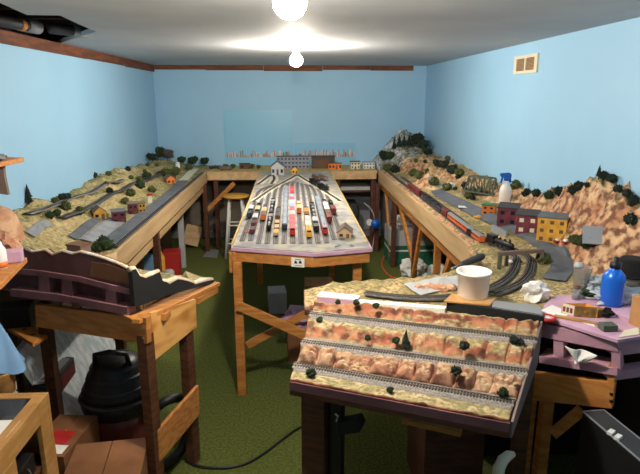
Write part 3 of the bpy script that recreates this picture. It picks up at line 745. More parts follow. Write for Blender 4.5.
p = L_(150, 203); t = thing('signal_cabin', 'tiny white and red tower beside the left asphalt road', 'model building', p)
obj('walls', MB().cbox(p+Vector((0,0,.03)), (.035, .035, .075), .4), 'cream', t); obj('roof', MB().cbox(p+Vector((0,0,.074)), (.045, .045, .014), .4), 'red', t)
p = f1(70, 250)+n1*.05; t = thing('stone_hut', 'brown grey block hut on top of the unfinished pink foam section', 'model building', (p.x, p.y, 1.17))
obj('walls', MB().cbox((p.x, p.y, 1.20), (.085, .06, .07), -.45), 'roof_brown', t); obj('roof', MB().cbox((p.x, p.y, 1.238), (.09, .066, .01), -.45), 'brown', t)
# tunnel rock over the left corner
q = f1(-34, 242)+n1*.10
t = thing('tunnel_rock', 'pinkish tan rock arch with dark tunnel mouth at the left edge', 'model rock', (q.x, q.y, 1.16))
tr = MB(); fs = []; vs = []
A = [(-.20, .0), (-.19, .10), (-.15, .17), (-.06, .205), (.04, .20), (.10, .17), (.125, .08), (.13, 0)]
I = [(-.01, .0), (-.01, .04), (.0, .075), (.03, .095), (.06, .09), (.085, .07), (.095, .04), (.095, 0)]
for dep in (0, .16):
    for ring in (A, I):
        for (a, b) in ring:
            v = q+d1*(a+.03*nz(a*30, b*30, dep*9))+n1*(dep+.05*nz(a*20, b*20))+Vector((0, 0, b+.03*nz(a*33, b*25, 4)-.02)); v.z += 1.165-q.z; vs.append(v)
n = len(A)
for i in range(n-1):
    fs += [(i, i+1, n+i+1, n+i), (2*n+i, 3*n+i, 3*n+i+1, 2*n+i+1), (i, 2*n+i, 2*n+i+1, i+1), (n+i, n+i+1, 3*n+i+1, 3*n+i)]
o = obj('rock', tr.add(vs, fs), 'rock_pink', t, True); sd = o.modifiers.new('s', 'SUBSURF'); sd.levels = 2; sd.render_levels = 2
obj('tunnel_mouth', MB().prism([q+d1*a+n1*.12+Vector((0, 0, b+1.145-q.z)) for a, b in ((-.02, -.01), (-.02, .10), (.10, .10), (.10, -.01))], n1*.01), 'blackmat', t)  # black sheet standing in for the shade inside the tunnel

# right bench buildings
def R_hit(x, y): p = hr(x, y); return p-Vector((0, 0, .008))
building('shop', 'small orange and green shop at the far end of the building row', R_hit(489, 213), -PI/2-.5, .09, .09, .07, 'orange', 'green', 'flat', 3, 2)
building('factory_building', 'maroon warehouse with flat dark roof in the right building row, farther one', R_hit(508, 222), -PI/2-.45, .20, .13, .12, 'maroon', 'roof_dk', 'flat', 3, 2)
building('factory_building', 'maroon warehouse with pale door in the right building row, next to yellow one', R_hit(527, 230), -PI/2-.45, .20, .13, .12, 'maroon', 'roof_dk', 'flat', 3, 2, win='cream')
building('hotel', 'tall yellow building with grey roof at near end of building row', R_hit(552, 239), -PI/2-.55, .17, .16, .15, 'yellow', 'roof_grey', 'flat', 4, 3, win='brown', side_cols=3)
p = R_hit(499, 234); t = tag(obj('retaining_wall', MB().cbox(p+Vector((0, 0, .022)), (.012, .20, .055), .12), 'asphalt_light'), 'grey block retaining wall between track and asphalt road', 'model wall')
p = R_hit(468, 208); tag(obj('paper_sheet', MB().cbox(p+Vector((0, 0, .016)), (.15, .07, .003), -.3), 'white'), 'white card lying across the far asphalt road', 'paper')
p = R_hit(597, 240); tag(obj('card_slab', MB().cbox(p+Vector((.02, -.02, .035)), (.20, .012, .10), Matrix.Rotation(-.35, 3, 'Z') @ Matrix.Rotation(-.6, 3, 'X')), 'grey_bldg'), 'plain grey slab leaning against the rocks beside the yellow building', 'slab')
def vehicle(name, label, p, rz, col, L=.055, cab='white'):
    t = thing(name, label, 'model vehicle', p)
    def put(nm, mb, m): o = obj(nm, mb, m); o.parent = t
    put('body', MB().box(-L/2, L/2, -.012, .012, .005, .017), col)
    put('cab', MB().prism([(-L*.28, -.011, .017), (L*.22, -.011, .017), (L*.12, -.011, .027), (-L*.2, -.011, .027)], (0, .022, 0)), cab)
    for a in (-.3, .3):
        for s in (-1, 1): put('wheel', MB().tube([(a*L, s*.009, .005), (a*L, s*.013, .005)], .006, 8), 'black')
    t.rotation_euler.z = rz
vehicle('pickup_truck', 'tiny yellow model truck on the asphalt road', hr(479, 219), -1.1, 'yellow', .09, 'yellow')
for k, (x, y) in enumerate(((549, 241), (558, 243), (566, 244))):
    vehicle('model_car', ['tiny red and white model car parked leftmost before yellow building', 'tiny red and white model car parked in the middle of three', 'tiny red and white model car parked rightmost of three'][k], hr(x, y), .3, 'red', .05)
# truss bridge
p = hr(481, 196); p.z += .03; t = thing('truss_bridge', 'grey green steel truss railway bridge below the right cliffs', 'model bridge', p)
tb = []
u = Vector((.55, -.83, 0)); s_ = Vector((.83, .55, 0)); Lb, Hb, Wb = .30, .13, .07
z0 = Vector((0, 0, -.0))
for s in (-1, 1):
    o = p+s_*(s*Wb/2)+z0; sm_ = MB()
    sm_.bar(o-u*Lb/2, o+u*Lb/2, .01, .014); sm_.bar(o-u*Lb*.36+Vector((0,0,Hb)), o+u*Lb*.36+Vector((0,0,Hb)), .01, .012)
    sm_.bar(o-u*Lb/2, o-u*Lb*.36+Vector((0,0,Hb)), .008, .012); sm_.bar(o+u*Lb/2, o+u*Lb*.36+Vector((0,0,Hb)), .008, .012)
    for k in range(5):
        a = -.36+.18*k; sm_.bar(o+u*Lb*a, o+u*Lb*a+Vector((0,0,Hb)), .006, .008)
        if k < 4: sm_.bar(o+u*Lb*a+Vector((0,0,Hb)) if k < 2 else o+u*Lb*a, o+u*Lb*(a+.18) if k < 2 else o+u*Lb*(a+.18)+Vector((0,0,Hb)), .005, .007)
    obj('side_truss', sm_, 'olive_box', t)
x_ = MB()
for k in range(5): a = -.36+.18*k; x_.bar(p+u*Lb*a-s_*Wb/2+Vector((0,0,Hb)), p+u*Lb*a+s_*Wb/2+Vector((0,0,Hb)), .006, .006)
obj('top_bracing', x_, 'olive_box', t); obj('deck', MB().bar(p-u*Lb/2+Vector((0,0,.004)), p+u*Lb/2+Vector((0,0,.004)), Wb, .012), 'tie', t)
for s in (-1, 1): obj('abutment', MB().bar(p+u*(s*Lb*.52)+Vector((0,0,-.06)), p+u*(s*Lb*.52)+Vector((0,0,-.002)), .10, .05), 'roof_brown', t)

# back shelf buildings
def BS(x, y=168): p = aty(x, y, 7.32); return Vector((p.x, 7.32, 1.0))
building('factory_building', 'wide grey factory with three rows of windows on the back shelf', BS(293), 0, .42, .12, .15, 'grey_bldg', 'roof_grey', 'flat', 9, 3, door=False, win='navy', side_cols=1)
building('warehouse', 'dark brown windowless warehouse right of the grey factory', BS(323)+Vector((0, 0, 0)), 0, .30, .12, .15, 'brown_bldg', 'roof_dk', 'flat', 1, 1, side_cols=1, wh=.01)
building('shop_block', 'low orange block in front of the dark brown warehouse', BS(334)+Vector((0, -.15, 0)), 0, .17, .07, .075, 'orange', 'roof_brown', 'flat', 4, 1, side_cols=1)
building('house', 'cream house with red brown roof on back shelf', BS(354.5)+Vector((0, -.06, 0)), 0, .12, .10, .085, 'cream', 'roof_brown', 'flat', 3, 2, side_cols=1)
building('house', 'long white low building near the right end of the back shelf', BS(368)+Vector((0, -.05, 0)), 0, .15, .10, .075, 'white', 'lightgrey', 'flat', 4, 2, side_cols=1)
building('shed', 'brown shed at left end of the back shelf by the sheet', BS(245)+Vector((0, -.02, 0)), 0, .13, .09, .06, 'brown', 'roof_dk', 'flat', 2, 1, side_cols=1)
building('engine_house', 'pale grey gabled engine house at far left of the yard', Vector((-.17, 6.73, 1.0)), 0, .15, .2, .10, 'lightgrey', 'roof_grey', 'gable', 3, 1, side_cols=3)
building('sand_tower', 'small yellow cabin at the far throat of the yard', Vector((.035, 6.74, 1.0)), 0, .07, .07, .06, 'yellow', 'roof_brown', 'gable', 2, 1, side_cols=1)
building('house', 'brown roofed tan cabin at the right front corner of the yard', Vector((.345, 3.60, 1.002)), -.12, .085, .12, .042, 'tan', 'roof_brown', 'gable', 2, 1, side_cols=2, over=.012)
# printed skyline sheets
random.seed(11)
def sheet(label, x0, x1, y0_, y1_, m, band, blobs):
    a = aty(x0, y0_, 7.642); b = aty(x1, y1_, 7.642)
    t = thing('backdrop_sheet', label, 'backdrop', ((a.x+b.x)/2, 7.645, b.z))
    obj('sheet', MB().box(a.x, b.x, 7.638, 7.644, b.z, a.z), m, t)
    sk = MB(); x = a.x+.02; zb = aty(290, band[1], 7.64).z; zt_ = aty(290, band[0], 7.64).z
    while x < b.x-.03:
        ww = random.uniform(.006, .022); hh = (zt_-zb)*random.uniform(.25, 1)**1.2*.75
        sk.box(x, x+ww, 7.6365, 7.6375, zb, zb+hh, random.choice((0, 1, 2, 0, 1, 2, 3, 4))); x += ww*.9
    obj('printed_skyline', sk, ['sky1', 'sky2', 'sky3', 'sky4', 'sky5'], t)
sheet('tall pale blue sheet with printed skyline taped to back wall, left one', 223.5, 293, 110, 167, 'sheet2', (147.5, 157), 0)
sheet('low pale blue sheet with printed skyline on back wall, right one', 294, 355, 143, 167, 'sheet', (146, 157), 0)

# ================================================================ TRAINS
def bogie(x): 
    m = MB().box(x-.016, x+.016, -.010, .010, .006, .012)
    for a in (-.009, .009): m.tube([(x+a, -.010, .006), (x+a, .010, .006)], .0058, 8)
    return m
CARS = {}
def car(kind, col, p, rz, label, col2=None, L=.15, cat='model train car', group=None):
    key = (kind, col, col2, L)
    nm = {'box': 'boxcar', 'gon': 'gondola', 'tank': 'tank_car', 'hop': 'hopper_car', 'pas': 'passenger_car', 'loc': 'diesel_locomotive', 'steam': 'steam_locomotive', 'tender': 'tender', 'flat': 'flat_car', 'cab': 'caboose'}[kind]
    if key in CARS: return dup(CARS[key], p, rz, 1, label, group)
    t = thing(nm, label, cat, (0, 0, 0), group)
    def put(n, mb, m, sm_=False): o = obj(n, mb, m, None, sm_); o.parent = t; return o
    w = .018; h = .05
    if kind == 'box':
        put('body', MB().box(-L/2, L/2, -w, w, .012, h), col)
        put('roof', MB().prism([(-L/2-.001, -w-.001, h), (-L/2-.001, w+.001, h), (-L/2-.001, 0, h+.004)], (L+.002, 0, 0)), col2 or 'lightgrey')
        for s in (-1, 1): put('door', MB().box(-.016, .016, s*w-.001, s*w+.001, .014, h-.004), col)
    elif kind in ('gon', 'hop'):
        b = MB(); hh = .032 if kind == 'gon' else .046
        b.box(-L/2, L/2, -w, w, .012, .016); b.box(-L/2, L/2, -w, -w+.002, .016, hh); b.box(-L/2, L/2, w-.002, w, .016, hh); b.box(-L/2, -L/2+.002, -w, w, .016, hh); b.box(L/2-.002, L/2, -w, w, .016, hh)
        put('body', b, col); put('load', MB().box(-L/2+.002, L/2-.002, -w+.002, w-.002, .016, hh-.007), col2 or 'darkgrey')
    elif kind == 'tank':
        put('frame', MB().box(-L/2, L/2, -w*.8, w*.8, .011, .015), 'black')
        put('tank', MB().tube([(-L/2+.004, 0, .032), (-L/2+.01, 0, .032), (L/2-.01, 0, .032), (L/2-.004, 0, .032)], [.012, .017, .017, .012], 14), col, True)
        put('dome', MB().lathe([(.008, .045), (.008, .054), (.003, .056)], (0, 0, 0), 12), col2 or col, True)
    elif kind == 'pas':
        put('body', MB().box(-L/2, L/2, -w, w, .010, .044), col)
        put('roof', MB().prism([(-L/2, -w, .044), (-L/2, w, .044), (-L/2, w*.6, .052), (-L/2, -w*.6, .052)], (L, 0, 0)), col2 or 'silver')
        for s in (-1, 1): put('window_band', MB().box(-L/2+.01, L/2-.01, s*w-.0008, s*w+.0008, .029, .038), 'window')
    elif kind == 'loc':
        put('body', MB().box(-L/2, L/2-.02, -w, w, .011, .05).prism([(L/2-.02, -w, .011), (L/2, -w, .011), (L/2, -w, .034), (L/2-.02, -w, .05)], (0, 2*w, 0)), col)
        put('roof', MB().box(-L/2+.006, L/2-.024, -w*.7, w*.7, .05, .054), col2 or 'darkgrey')
        put('windshield', MB().prism([(L/2-.017, -w*.8, .0485), (L/2-.006, -w*.8, .0405), (L/2-.0055, -w*.8, .0415), (L/2-.0165, -w*.8, .0495)], (0, 1.6*w, 0)), 'window')
        for a in (-.2, .05): put('roof_fan', MB().lathe([(.007, .054), (.007, .056)], (a*L, 0, 0), 10), 'grey')
    elif kind == 'cab':
        put('body', MB().box(-L/2, L/2, -w, w, .012, .044), col); put('roof', MB().box(-L/2-.004, L/2+.004, -w-.002, w+.002, .044, .047), col2 or 'darkgrey')
        put('cupola', MB().box(-.015, .015, -w*.8, w*.8, .047, .058), col)
    elif kind == 'flat':
        put('deck', MB().box(-L/2, L/2, -w, w, .012, .018), col); put('load', MB().box(-L*.38, L*.38, -w*.8, w*.8, .018, .03), col2 or 'tan')
    elif kind == 'steam':
        put('boiler', MB().tube([(-L*.1, 0, .036), (L*.42, 0, .036), (L*.46, 0, .036)], [.016, .016, .012], 14), col, True)
        put('cab', MB().box(-L*.32, -L*.1, -w, w, .018, .06), col); put('cab_roof', MB().box(-L*.35, -L*.08, -w-.002, w+.002, .06, .063), col2 or 'darkgrey')
        put('frame', MB().box(-L*.34, L*.48, -.012, .012, .010, .02), 'black')
        put('smokestack', MB().lathe([(.006, .05), (.005, .062), (.007, .07)], (L*.36, 0, 0), 10), col, True)
        for a in (.05, .2): put('dome', MB().lathe([(.008, .048), (.007, .06), (.002, .063)], (a*L, 0, 0), 10), col, True)
        for a in (-.16, -.02, .12, .26):
            for s in (-1, 1): put('driving_wheel', MB().tube([(a*L, s*.010, .0115), (a*L, s*.014, .0115)], .0115, 12), 'darkgrey')
    elif kind == 'tender':
        put('body', MB().box(-L/2, L/2, -w, w, .012, .046), col); put('coal', MB().blob((0, 0, .045), (L*.4, w*.85, .008), 3, .5), 'blackmat')
    if kind != 'steam':
        for a in (-.32, .32): put('bogie', bogie(a*L), 'black')
    t.location = p; t.rotation_euler.z = rz; CARS[key] = proto(t)
    return t
ORD = ['first', 'second', 'third', 'fourth', 'fifth', 'sixth', 'seventh', 'eighth', 'ninth', 'tenth', 'eleventh', 'twelfth', 'thirteenth']
CN = {'maroon': 'maroon', 'black': 'black', 'grey': 'grey', 'brown': 'brown', 'orange': 'orange', 'dkred': 'dark red', 'silver': 'silver', 'pinkred': 'pinkish red', 'white': 'white', 'blue': 'blue', 'yellow': 'yellow', 'tan': 'tan', 'red': 'red', 'darkgrey': 'dark grey', 'lightgrey': 'light grey', 'green': 'green', 'cream': 'cream', 'orange_car': 'orange', 'navy': 'navy blue', 'cloth_blue': 'pale blue', 'brick': 'brick red'}
KN = {'box': 'boxcar', 'gon': 'open gondola', 'tank': 'tank car', 'hop': 'open hopper', 'pas': 'passenger car', 'loc': 'diesel locomotive', 'cab': 'caboose', 'flat': 'flat car'}
YARD = {0: (4.15, [('hop', 'darkgrey'), ('box', 'grey', 'lightgrey')]),
 1: (3.66, [('gon', 'maroon', 'darkgrey'), ('hop', 'maroon', 'black'), ('box', 'grey', 'lightgrey'), ('hop', 'black', 'darkgrey'), ('box', 'grey', 'tan'), ('hop', 'darkgrey', 'black')]),
 2: (4.05, [('box', 'orange', 'brown'), ('box', 'brown', 'tan'), ('hop', 'grey', 'darkgrey')]),
 3: (3.72, [('tank', 'black', 'white'), ('tank', 'black', 'white'), ('hop', 'black', 'grey'), ('tank', 'black', 'lightgrey'), ('tank', 'black', 'white'), ('tank', 'black', 'lightgrey'), ('hop', 'black', 'grey')]),
 4: (3.56, [('flat', 'grey', 'yellow'), ('gon', 'darkgrey', 'tan'), ('gon', 'brown', 'tan'), ('box', 'brown', 'darkgrey'), ('box', 'dkred', 'darkgrey'), ('gon', 'brown', 'black')]),
 5: (3.76, [('pas', 'darkgrey', 'silver'), ('pas', 'grey', 'silver'), ('pas', 'navy', 'silver'), ('pas', 'grey', 'silver'), ('pas', 'navy', 'silver'), ('pas', 'grey', 'silver'), ('pas', 'navy', 'silver'), ('pas', 'grey', 'silver')]),
 6: (3.58, [('loc', 'red', 'pinkred'), ('box', 'pinkred', 'pinkred'), ('box', 'red', 'pinkred'), ('box', 'lightgrey', 'lightgrey'), ('box', 'pinkred', 'pinkred'), ('box', 'blue', 'cloth_blue'), ('box', 'lightgrey', 'lightgrey'), ('box', 'red', 'pinkred'), ('box', 'blue', 'cloth_blue'), ('box', 'red', 'red'), ('box', 'pinkred', 'pinkred'), ('box', 'red', 'red')]),
 7: (4.3, [('box', 'orange', 'tan'), ('flat', 'brown', 'tan'), ('flat', 'brown', 'tan')]),
 8: (3.52, [('loc', 'yellow', 'yellow'), ('box', 'tan', 'cream'), ('box', 'yellow', 'lightgrey'), ('gon', 'brown', 'tan'), ('box', 'tan', 'orange'), ('gon', 'brown', 'tan')]),
 9: (3.68, [('hop', 'black', 'darkgrey'), ('box', 'grey', 'lightgrey'), ('tank', 'black', 'white'), ('tank', 'darkgrey', 'white'), ('tank', 'black', 'white'), ('hop', 'black', 'darkgrey')]),
 10: (3.60, [('loc', 'red', 'silver'), ('pas', 'grey', 'silver'), ('pas', 'red', 'silver'), ('pas', 'grey', 'silver'), ('pas', 'navy', 'silver'), ('pas', 'grey', 'silver')]),
 11: (3.95, [('box', 'dkred', 'dkred'), ('box', 'brown', 'brown'), ('box', 'dkred', 'white'), ('box', 'brown', 'white'), ('hop', 'black', 'darkgrey')]),
 12: (4.25, [('box', 'dkred', 'dkred'), ('flat', 'brown', 'green'), ('tank', 'black')])}
for k, (yy, lst) in YARD.items():
    for j, spec in enumerate(lst):
        kind, col = spec[0], spec[1]; c2 = spec[2] if len(spec) > 2 else None
        L = {'pas': .2, 'loc': .17}.get(kind, .14)
        yc = yy+L/2; yy += L+.012
        end = 'nearest end' if j == 0 else ORD[j]+' in line'
        if yc < (5.5 if k in (5, 6) else 5.05):
            car(kind, col, (yx[k], yc, 1.009), -PI/2, f'{CN[col]} {KN[kind]}, {end}, on {ORD[k]} yard track from the left', c2, L, group='train cars standing in the rail yard')
car('steam', 'black', (.30, 5.45, 1.013), -PI/2+.5, 'black steam locomotive on the right diagonal yard track, nearer one', None, .22, 'model locomotive')
car('steam', 'black', (.23, 5.80, 1.013), -PI/2+.5, 'black steam locomotive on the right diagonal yard track, farther one', None, .22, 'model locomotive')
car('box', 'brown', (.27, 6.2, 1.009), -PI/2+.3, 'brown boxcar beside the far throat of the yard', 'roof_brown', .2)
car('box', 'roof_brown', (.34, 6.15, 1.009), -PI/2+.3, 'dull brown boxcar at far right of the yard throat', 'brown', .2)
# the long train on the right bench
X0 = 1.166
def TY(x, y): return atx(x, y, X0).y
zT = 1.022
ya, yb_ = TY(450, 213), TY(482, 238)
for j in range(4):
    y = ya+(yb_-ya)*(j+.5)/4
    car('pas', 'orange_car', (X0, y, zT), -PI/2, f'orange passenger car with grey roof, {["farthest", "second farthest", "second nearest", "nearest"][j]} of the four', 'grey', .186, group='orange passenger cars on the right bench')
car('pas', 'dkred', (X0, ya+.11, zT), -PI/2, 'short dark red car coupled behind the orange passenger cars', 'dkred', .14)
for j in range(4):
    car('hop', 'darkgrey', (X0, ya+.28+.155*j, zT), -PI/2, f'dark hopper behind the red car on the right bench, {ORD[j]} of four', 'black', .14, group='dark hoppers on the right bench')
for j in range(3):
    car('box', 'dkred', (X0, ya+1.05+.175*j, zT), -PI/2, f'dark red boxcar farther back on the right bench, {ORD[j]} of three', 'maroon', .16, group='dark red boxcars on the right bench')
a_ = Vector((X0, 3.46, zT)); b_ = Vector((c1[0].x-.005, c1[0].y+.02, zT))
pts = resample([Vector((X0, 3.9, zT)), Vector((X0, 3.6, zT)), Vector((X0, 3.45, zT))]+[Vector((c.x, c.y, zT)) for c in c1[:3]], .02)
def onpath(yq):
    i = min(range(1, len(pts)-1), key=lambda i: abs(pts[i].y-yq)); d = pts[i+1]-pts[i-1]
    return pts[i].copy(), math.atan2(d.y, d.x)
pq, an = onpath(3.45); car('tender', 'black', pq, an, 'black tender between orange cars and steam locomotive', None, .15)
pq, an = onpath(3.22); car('steam', 'black', pq, an, 'black steam locomotive leading the orange cars on right bench', None, .29, 'model locomotive')
car('tank', 'darkgrey', (aty(215, 163, 7.25).x, 7.25, 1.0), .1, 'dark tank car on the left end of back shelf', 'darkgrey', .16)
car('box', 'roof_brown', (aty(226, 164, 7.2).x, 7.15, 1.0), .0, 'brown boxcar beside the dark tank car on back shelf', 'brown', .16)

# ================================================================ TREES AND BUSHES
random.seed(5)
def leaves(m, n, size, seed):
    rnd = random.Random(seed); vs0 = list(m.v)
    for i in range(n):
        c = Vector(rnd.choice(vs0)); a = Vector((rnd.uniform(-1, 1), rnd.uniform(-1, 1), rnd.uniform(-1, 1))).normalized()
        b = a.orthogonal().normalized(); d = a.cross(b); s_ = size*rnd.uniform(.6, 1.4)
        c += a*size*.5
        m.add([c-b*s_, c+d*s_*.7, c+b*s_, c-d*s_*.7], [(0, 1, 2, 3)])
def mk_tree(kind, leaf):
    nm = {'round': 'tree', 'conifer': 'conifer_tree', 'bush': 'bush'}[kind]
    if kind == 'bush':
        m = MB()
        for i in range(4):
            a = i*PI/2+.4; m.blob((.22*math.cos(a), .22*math.sin(a), .38+.12*(i%2)), (.34, .34, .36), i+3, .7, 2, fr=3)
        m.blob((0, 0, .62), (.3, .3, .3), 9, .7, 2, fr=3)
        leaves(m, 320, .07, 4)
        return tag(obj(nm, m, leaf, smooth=False), 'x', 'model bush')
    t = thing(nm, 'x', 'model tree')
    tr = obj('trunk', MB().tube([(0, 0, -.05), (.01, 0, .25), (0, .01, .55)], [.05, .035, .02], 7), 'bark'); tr.parent = t
    c = MB()
    if kind == 'round':
        random.seed(hash(leaf) % 7)
        c.blob((0, 0, .62), (.32, .32, .3), 1, .6, 3, fr=3)
        for i in range(9):
            a = i*2.4; r = .26; c.blob((r*math.cos(a), r*math.sin(a), .5+.32*((i*37)%10)/10), .2, i, .8, 2, fr=3)
        leaves(c, 420, .05, 5)
    else:
        for i in range(6):
            z = .18+.13*i; r = .26*(1-i/6.6)
            n = 11; vs = [(0, 0, z+.24)]+[(r*(1+.25*((k*7+i*3)%3-1))*math.cos(2*PI*k/n+i), r*(1+.25*((k*5+i)%3-1))*math.sin(2*PI*k/n+i), z-.03*((k+i)%2)) for k in range(n)]+[(0, 0, z+.03)]
            c.add(vs, [(0, k, k%n+1) for k in range(1, n+1)]+[(n+1, k%n+1, k) for k in range(1, n+1)])
    cr = obj('crown', c, leaf); cr.parent = t
    return proto(t)
TP = {}
def plant(kind, leaf, p, size, label, group=None):
    key = (kind, leaf)
    p = Vector(p)-Vector((0, 0, size*.06))
    if key not in TP:
        t = mk_tree(kind, leaf); TP[key] = t; t.location = p; t.scale = (size,)*3; t['label'] = label
        if group: t['group'] = group
        return t
    return dup(TP[key], p, random.random()*6, size, label, group)
def sz(p, px): return (p-EYE).length*px/560
GL, GR, GM, GK = 'trees on the left bench', 'trees along the right cliffs', 'trees on the grey mountain', 'bushes on the track module'
for (k, lf_, x, y, px, lab) in [
 ('round', 'leaf', 158, 160, 14, 'large green tree on the hill at the left room corner'),
 ('round', 'leaf_grey', 168, 160, 12, 'greyish mauve tree right of the large corner tree'),
 ('round', 'leaf_dk', 152, 163, 10, 'dark green tree left of the large corner tree'),
 ('round', 'leaf', 182, 165, 9, 'green tree left of two at the left shelf end'),
 ('round', 'leaf', 193.5, 166, 10, 'green tree between two others at the left shelf end'),
 ('round', 'leaf', 205, 166, 9, 'green tree nearest the tank car at left shelf end'),
 ('round', 'leaf_olive', 167, 178, 10, 'olive tree just left of and behind the orange house'),
 ('round', 'leaf_olive', 175.5, 178, 11, 'olive tree just right of the orange house'),
 ('round', 'leaf', 147, 182, 10, 'green tree on the slope above the maroon buildings'),
 ('bush', 'leaf', 140, 188, 9, 'dark bush below the slope tree on the left bench'),
 ('bush', 'leaf_dk', 128, 171, 5, 'small dark bush on the left hill crest'),
 ('bush', 'leaf_dk', 94, 178, 6, 'small dark bush at the crest step of left hill'),
 ('conifer', 'leaf_dk', 29, 204, 18, 'dark conifer against blue wall at far left'),
 ('conifer', 'leaf_dk', 20, 207, 8, 'tiny dark conifer left of the tall conifer'),
 ('bush', 'leaf_dk', 63, 200, 7, 'dark bush against blue wall, left of a twin bush'),
 ('bush', 'leaf_dk', 67, 200, 7, 'dark bush against blue wall, right of a twin bush'),
 ('bush', 'leaf_olive', 66, 210, 9, 'olive bush between the two upper left tracks'),
 ('bush', 'leaf_olive', 80, 214, 8, 'olive bush left of the yellow house'),
 ('bush', 'leaf', 50, 218, 7, 'green bush low on the left slope'),
 ('bush', 'leaf', 57, 216, 7, 'green bush right of a lower green bush on left slope'),
 ('bush', 'leaf_olive', 131, 196, 8, 'olive bush between track and maroon building'),
 ('bush', 'leaf_olive', 125, 204, 7, 'olive bush close behind nearest maroon building'),
 ('bush', 'leaf_dk', 110, 193, 6, 'dark bush beside the middle left track'),
 ('bush', 'leaf_olive', 152, 192, 7, 'olive bush near the tiny tower'),
 ('bush', 'leaf_olive', 189, 170, 6, 'olive bush beside the pale road end'),
 ('bush', 'leaf', 104, 250, 15, 'bright green bush beside the grey parking lot'),
 ('bush', 'leaf', 97, 251, 10, 'smaller bright green bush left of the parking lot bush')]:
    p = hl(x, y)
    if p.y > 7.6: p = Vector((p.x, 7.58, hL(p.x, 7.58)))
    if p.y < 3.3: p = atz(x, y, 1.02)
    plant(k, lf_, p, sz(p, px), lab, GL)
for (x, y, px, lab) in [(227, 167, 6, 'small olive tree at left end of back shelf'), (234, 168, 6, 'small olive tree left of the brown shed'), (253, 168, 6, 'small olive tree right of the brown shed'), (259, 169, 5, 'small olive bush by the engine house')]:
    p = BS(x)+Vector((0, -.12, 0)); plant('round', 'leaf_olive', p, sz(p, px), lab, 'trees on the back shelf')
for (k, lf_, x, y, px, lab) in [
 ('conifer', 'leaf_dk', 394, 150, 12, 'dark conifer lowest on left of mountain top'), ('conifer', 'leaf_dk', 399, 148, 13, 'second dark conifer from left on mountain top'),
 ('conifer', 'leaf_dk', 404, 147, 12, 'third dark conifer from left on mountain top'), ('conifer', 'leaf_dk', 409, 147, 13, 'fourth dark conifer from left on mountain top'),
 ('round', 'leaf_dk', 417, 147, 14, 'round dark tree on the mountain summit'), ('round', 'leaf_dk', 423, 151, 12, 'round dark tree on the right mountain shoulder'),
 ('round', 'leaf_dk', 427, 157, 10, 'round dark tree lower on the right mountain shoulder'),
 ('round', 'leaf_dk', 384, 162, 12, 'dark green tree at left foot of the mountain'), ('round', 'leaf', 390, 161, 10, 'green tree right of the tree at mountain foot'),
 ('bush', 'leaf_olive', 387, 171, 8, 'olive bush at the end of the tan fascia'), ('bush', 'leaf_dk', 395, 172, 8, 'dark bush at the mountain foot by the track'),
 ('bush', 'leaf_olive', 413, 176, 8, 'olive bush in front of grey mountain'), ('bush', 'leaf_olive', 420, 179, 9, 'larger olive bush in front of grey mountain')]:
    p = hr(x, y)
    if p.y > 7.6: p = Vector((p.x*7.56/p.y, 7.56, hR(p.x*7.56/p.y, 7.56)))
    plant(k, lf_, p, sz(p, px), lab, GM)
for (k, lf_, x, y, px, lab) in [
 ('round', 'leaf_dk', 437, 169, 10, 'dark tree first along the wall right of the mountain'), ('round', 'leaf_dk', 444, 170, 10, 'dark tree second along the wall right of the mountain'),
 ('bush', 'leaf_dk', 452, 173, 9, 'dark bush along the wall left of truss bridge'), ('bush', 'leaf_olive', 459, 176, 8, 'olive bush just left of the truss bridge'),
 ('bush', 'leaf_olive', 434, 185, 9, 'olive bush on the brown rock knob'), ('bush', 'leaf_olive', 447, 190, 8, 'olive bush right of the brown rock knob'),
 ('bush', 'leaf_olive', 516, 186, 9, 'olive bush right beside the spray bottle'), ('bush', 'leaf_dk', 527, 188, 8, 'dark bush second right of the spray bottle'), ('bush', 'leaf_dk', 536.5, 192, 8, 'dark bush third right of the spray bottle'),
 ('bush', 'leaf', 549.5, 191, 9, 'green bush on cliff above the yellow building, left'), ('bush', 'leaf_dk', 559, 195, 9, 'dark bush on cliff above the yellow building, right'),
 ('bush', 'leaf_dk', 573, 194, 9, 'dark bush in the dip of the cliff crest'), ('bush', 'leaf_dk', 579, 190, 9, 'dark bush on the rising cliff crest'), ('bush', 'leaf_dk', 587, 187, 5, 'tiny dark bush below the cliff summit'),
 ('conifer', 'leaf_dk', 598.5, 178, 12, 'dark conifer on the cliff summit'), ('bush', 'leaf_dk', 604, 179, 8, 'dark bush just right of the summit conifer'), ('bush', 'leaf_dk', 611, 182, 8, 'large dark bush on cliff crest right of summit'),
 ('bush', 'leaf_dk', 619, 183, 8, 'large dark bush midway along right cliff crest'), ('bush', 'leaf_dk', 628.5, 182, 8, 'dark bush second from right edge on cliff crest'), ('bush', 'leaf_dk', 636, 183, 8, 'dark bush at right edge on cliff crest'),
 ('bush', 'leaf_dk', 632, 206, 7, 'dark bush high on the face of near cliff'), ('bush', 'leaf_dk', 630, 224, 11, 'large dark bush on the ledge of near cliff'),
 ('bush', 'leaf', 587, 247, 16, 'large green bush in front of the grey slab'), ('bush', 'leaf_olive', 574, 243, 9, 'olive hedge bush right of the parked cars'), ('bush', 'leaf_olive', 543, 263, 12, 'olive bush on the verge inside the road bend')]:
    p = hr(x, y)
    if p.x > XR-.03: p = Vector((XR-.05, p.y*(XR-.05)/p.x, 0)); p.z = hRR(p.x, p.y)
    plant(k, lf_, p, sz(p, px), lab, GR)
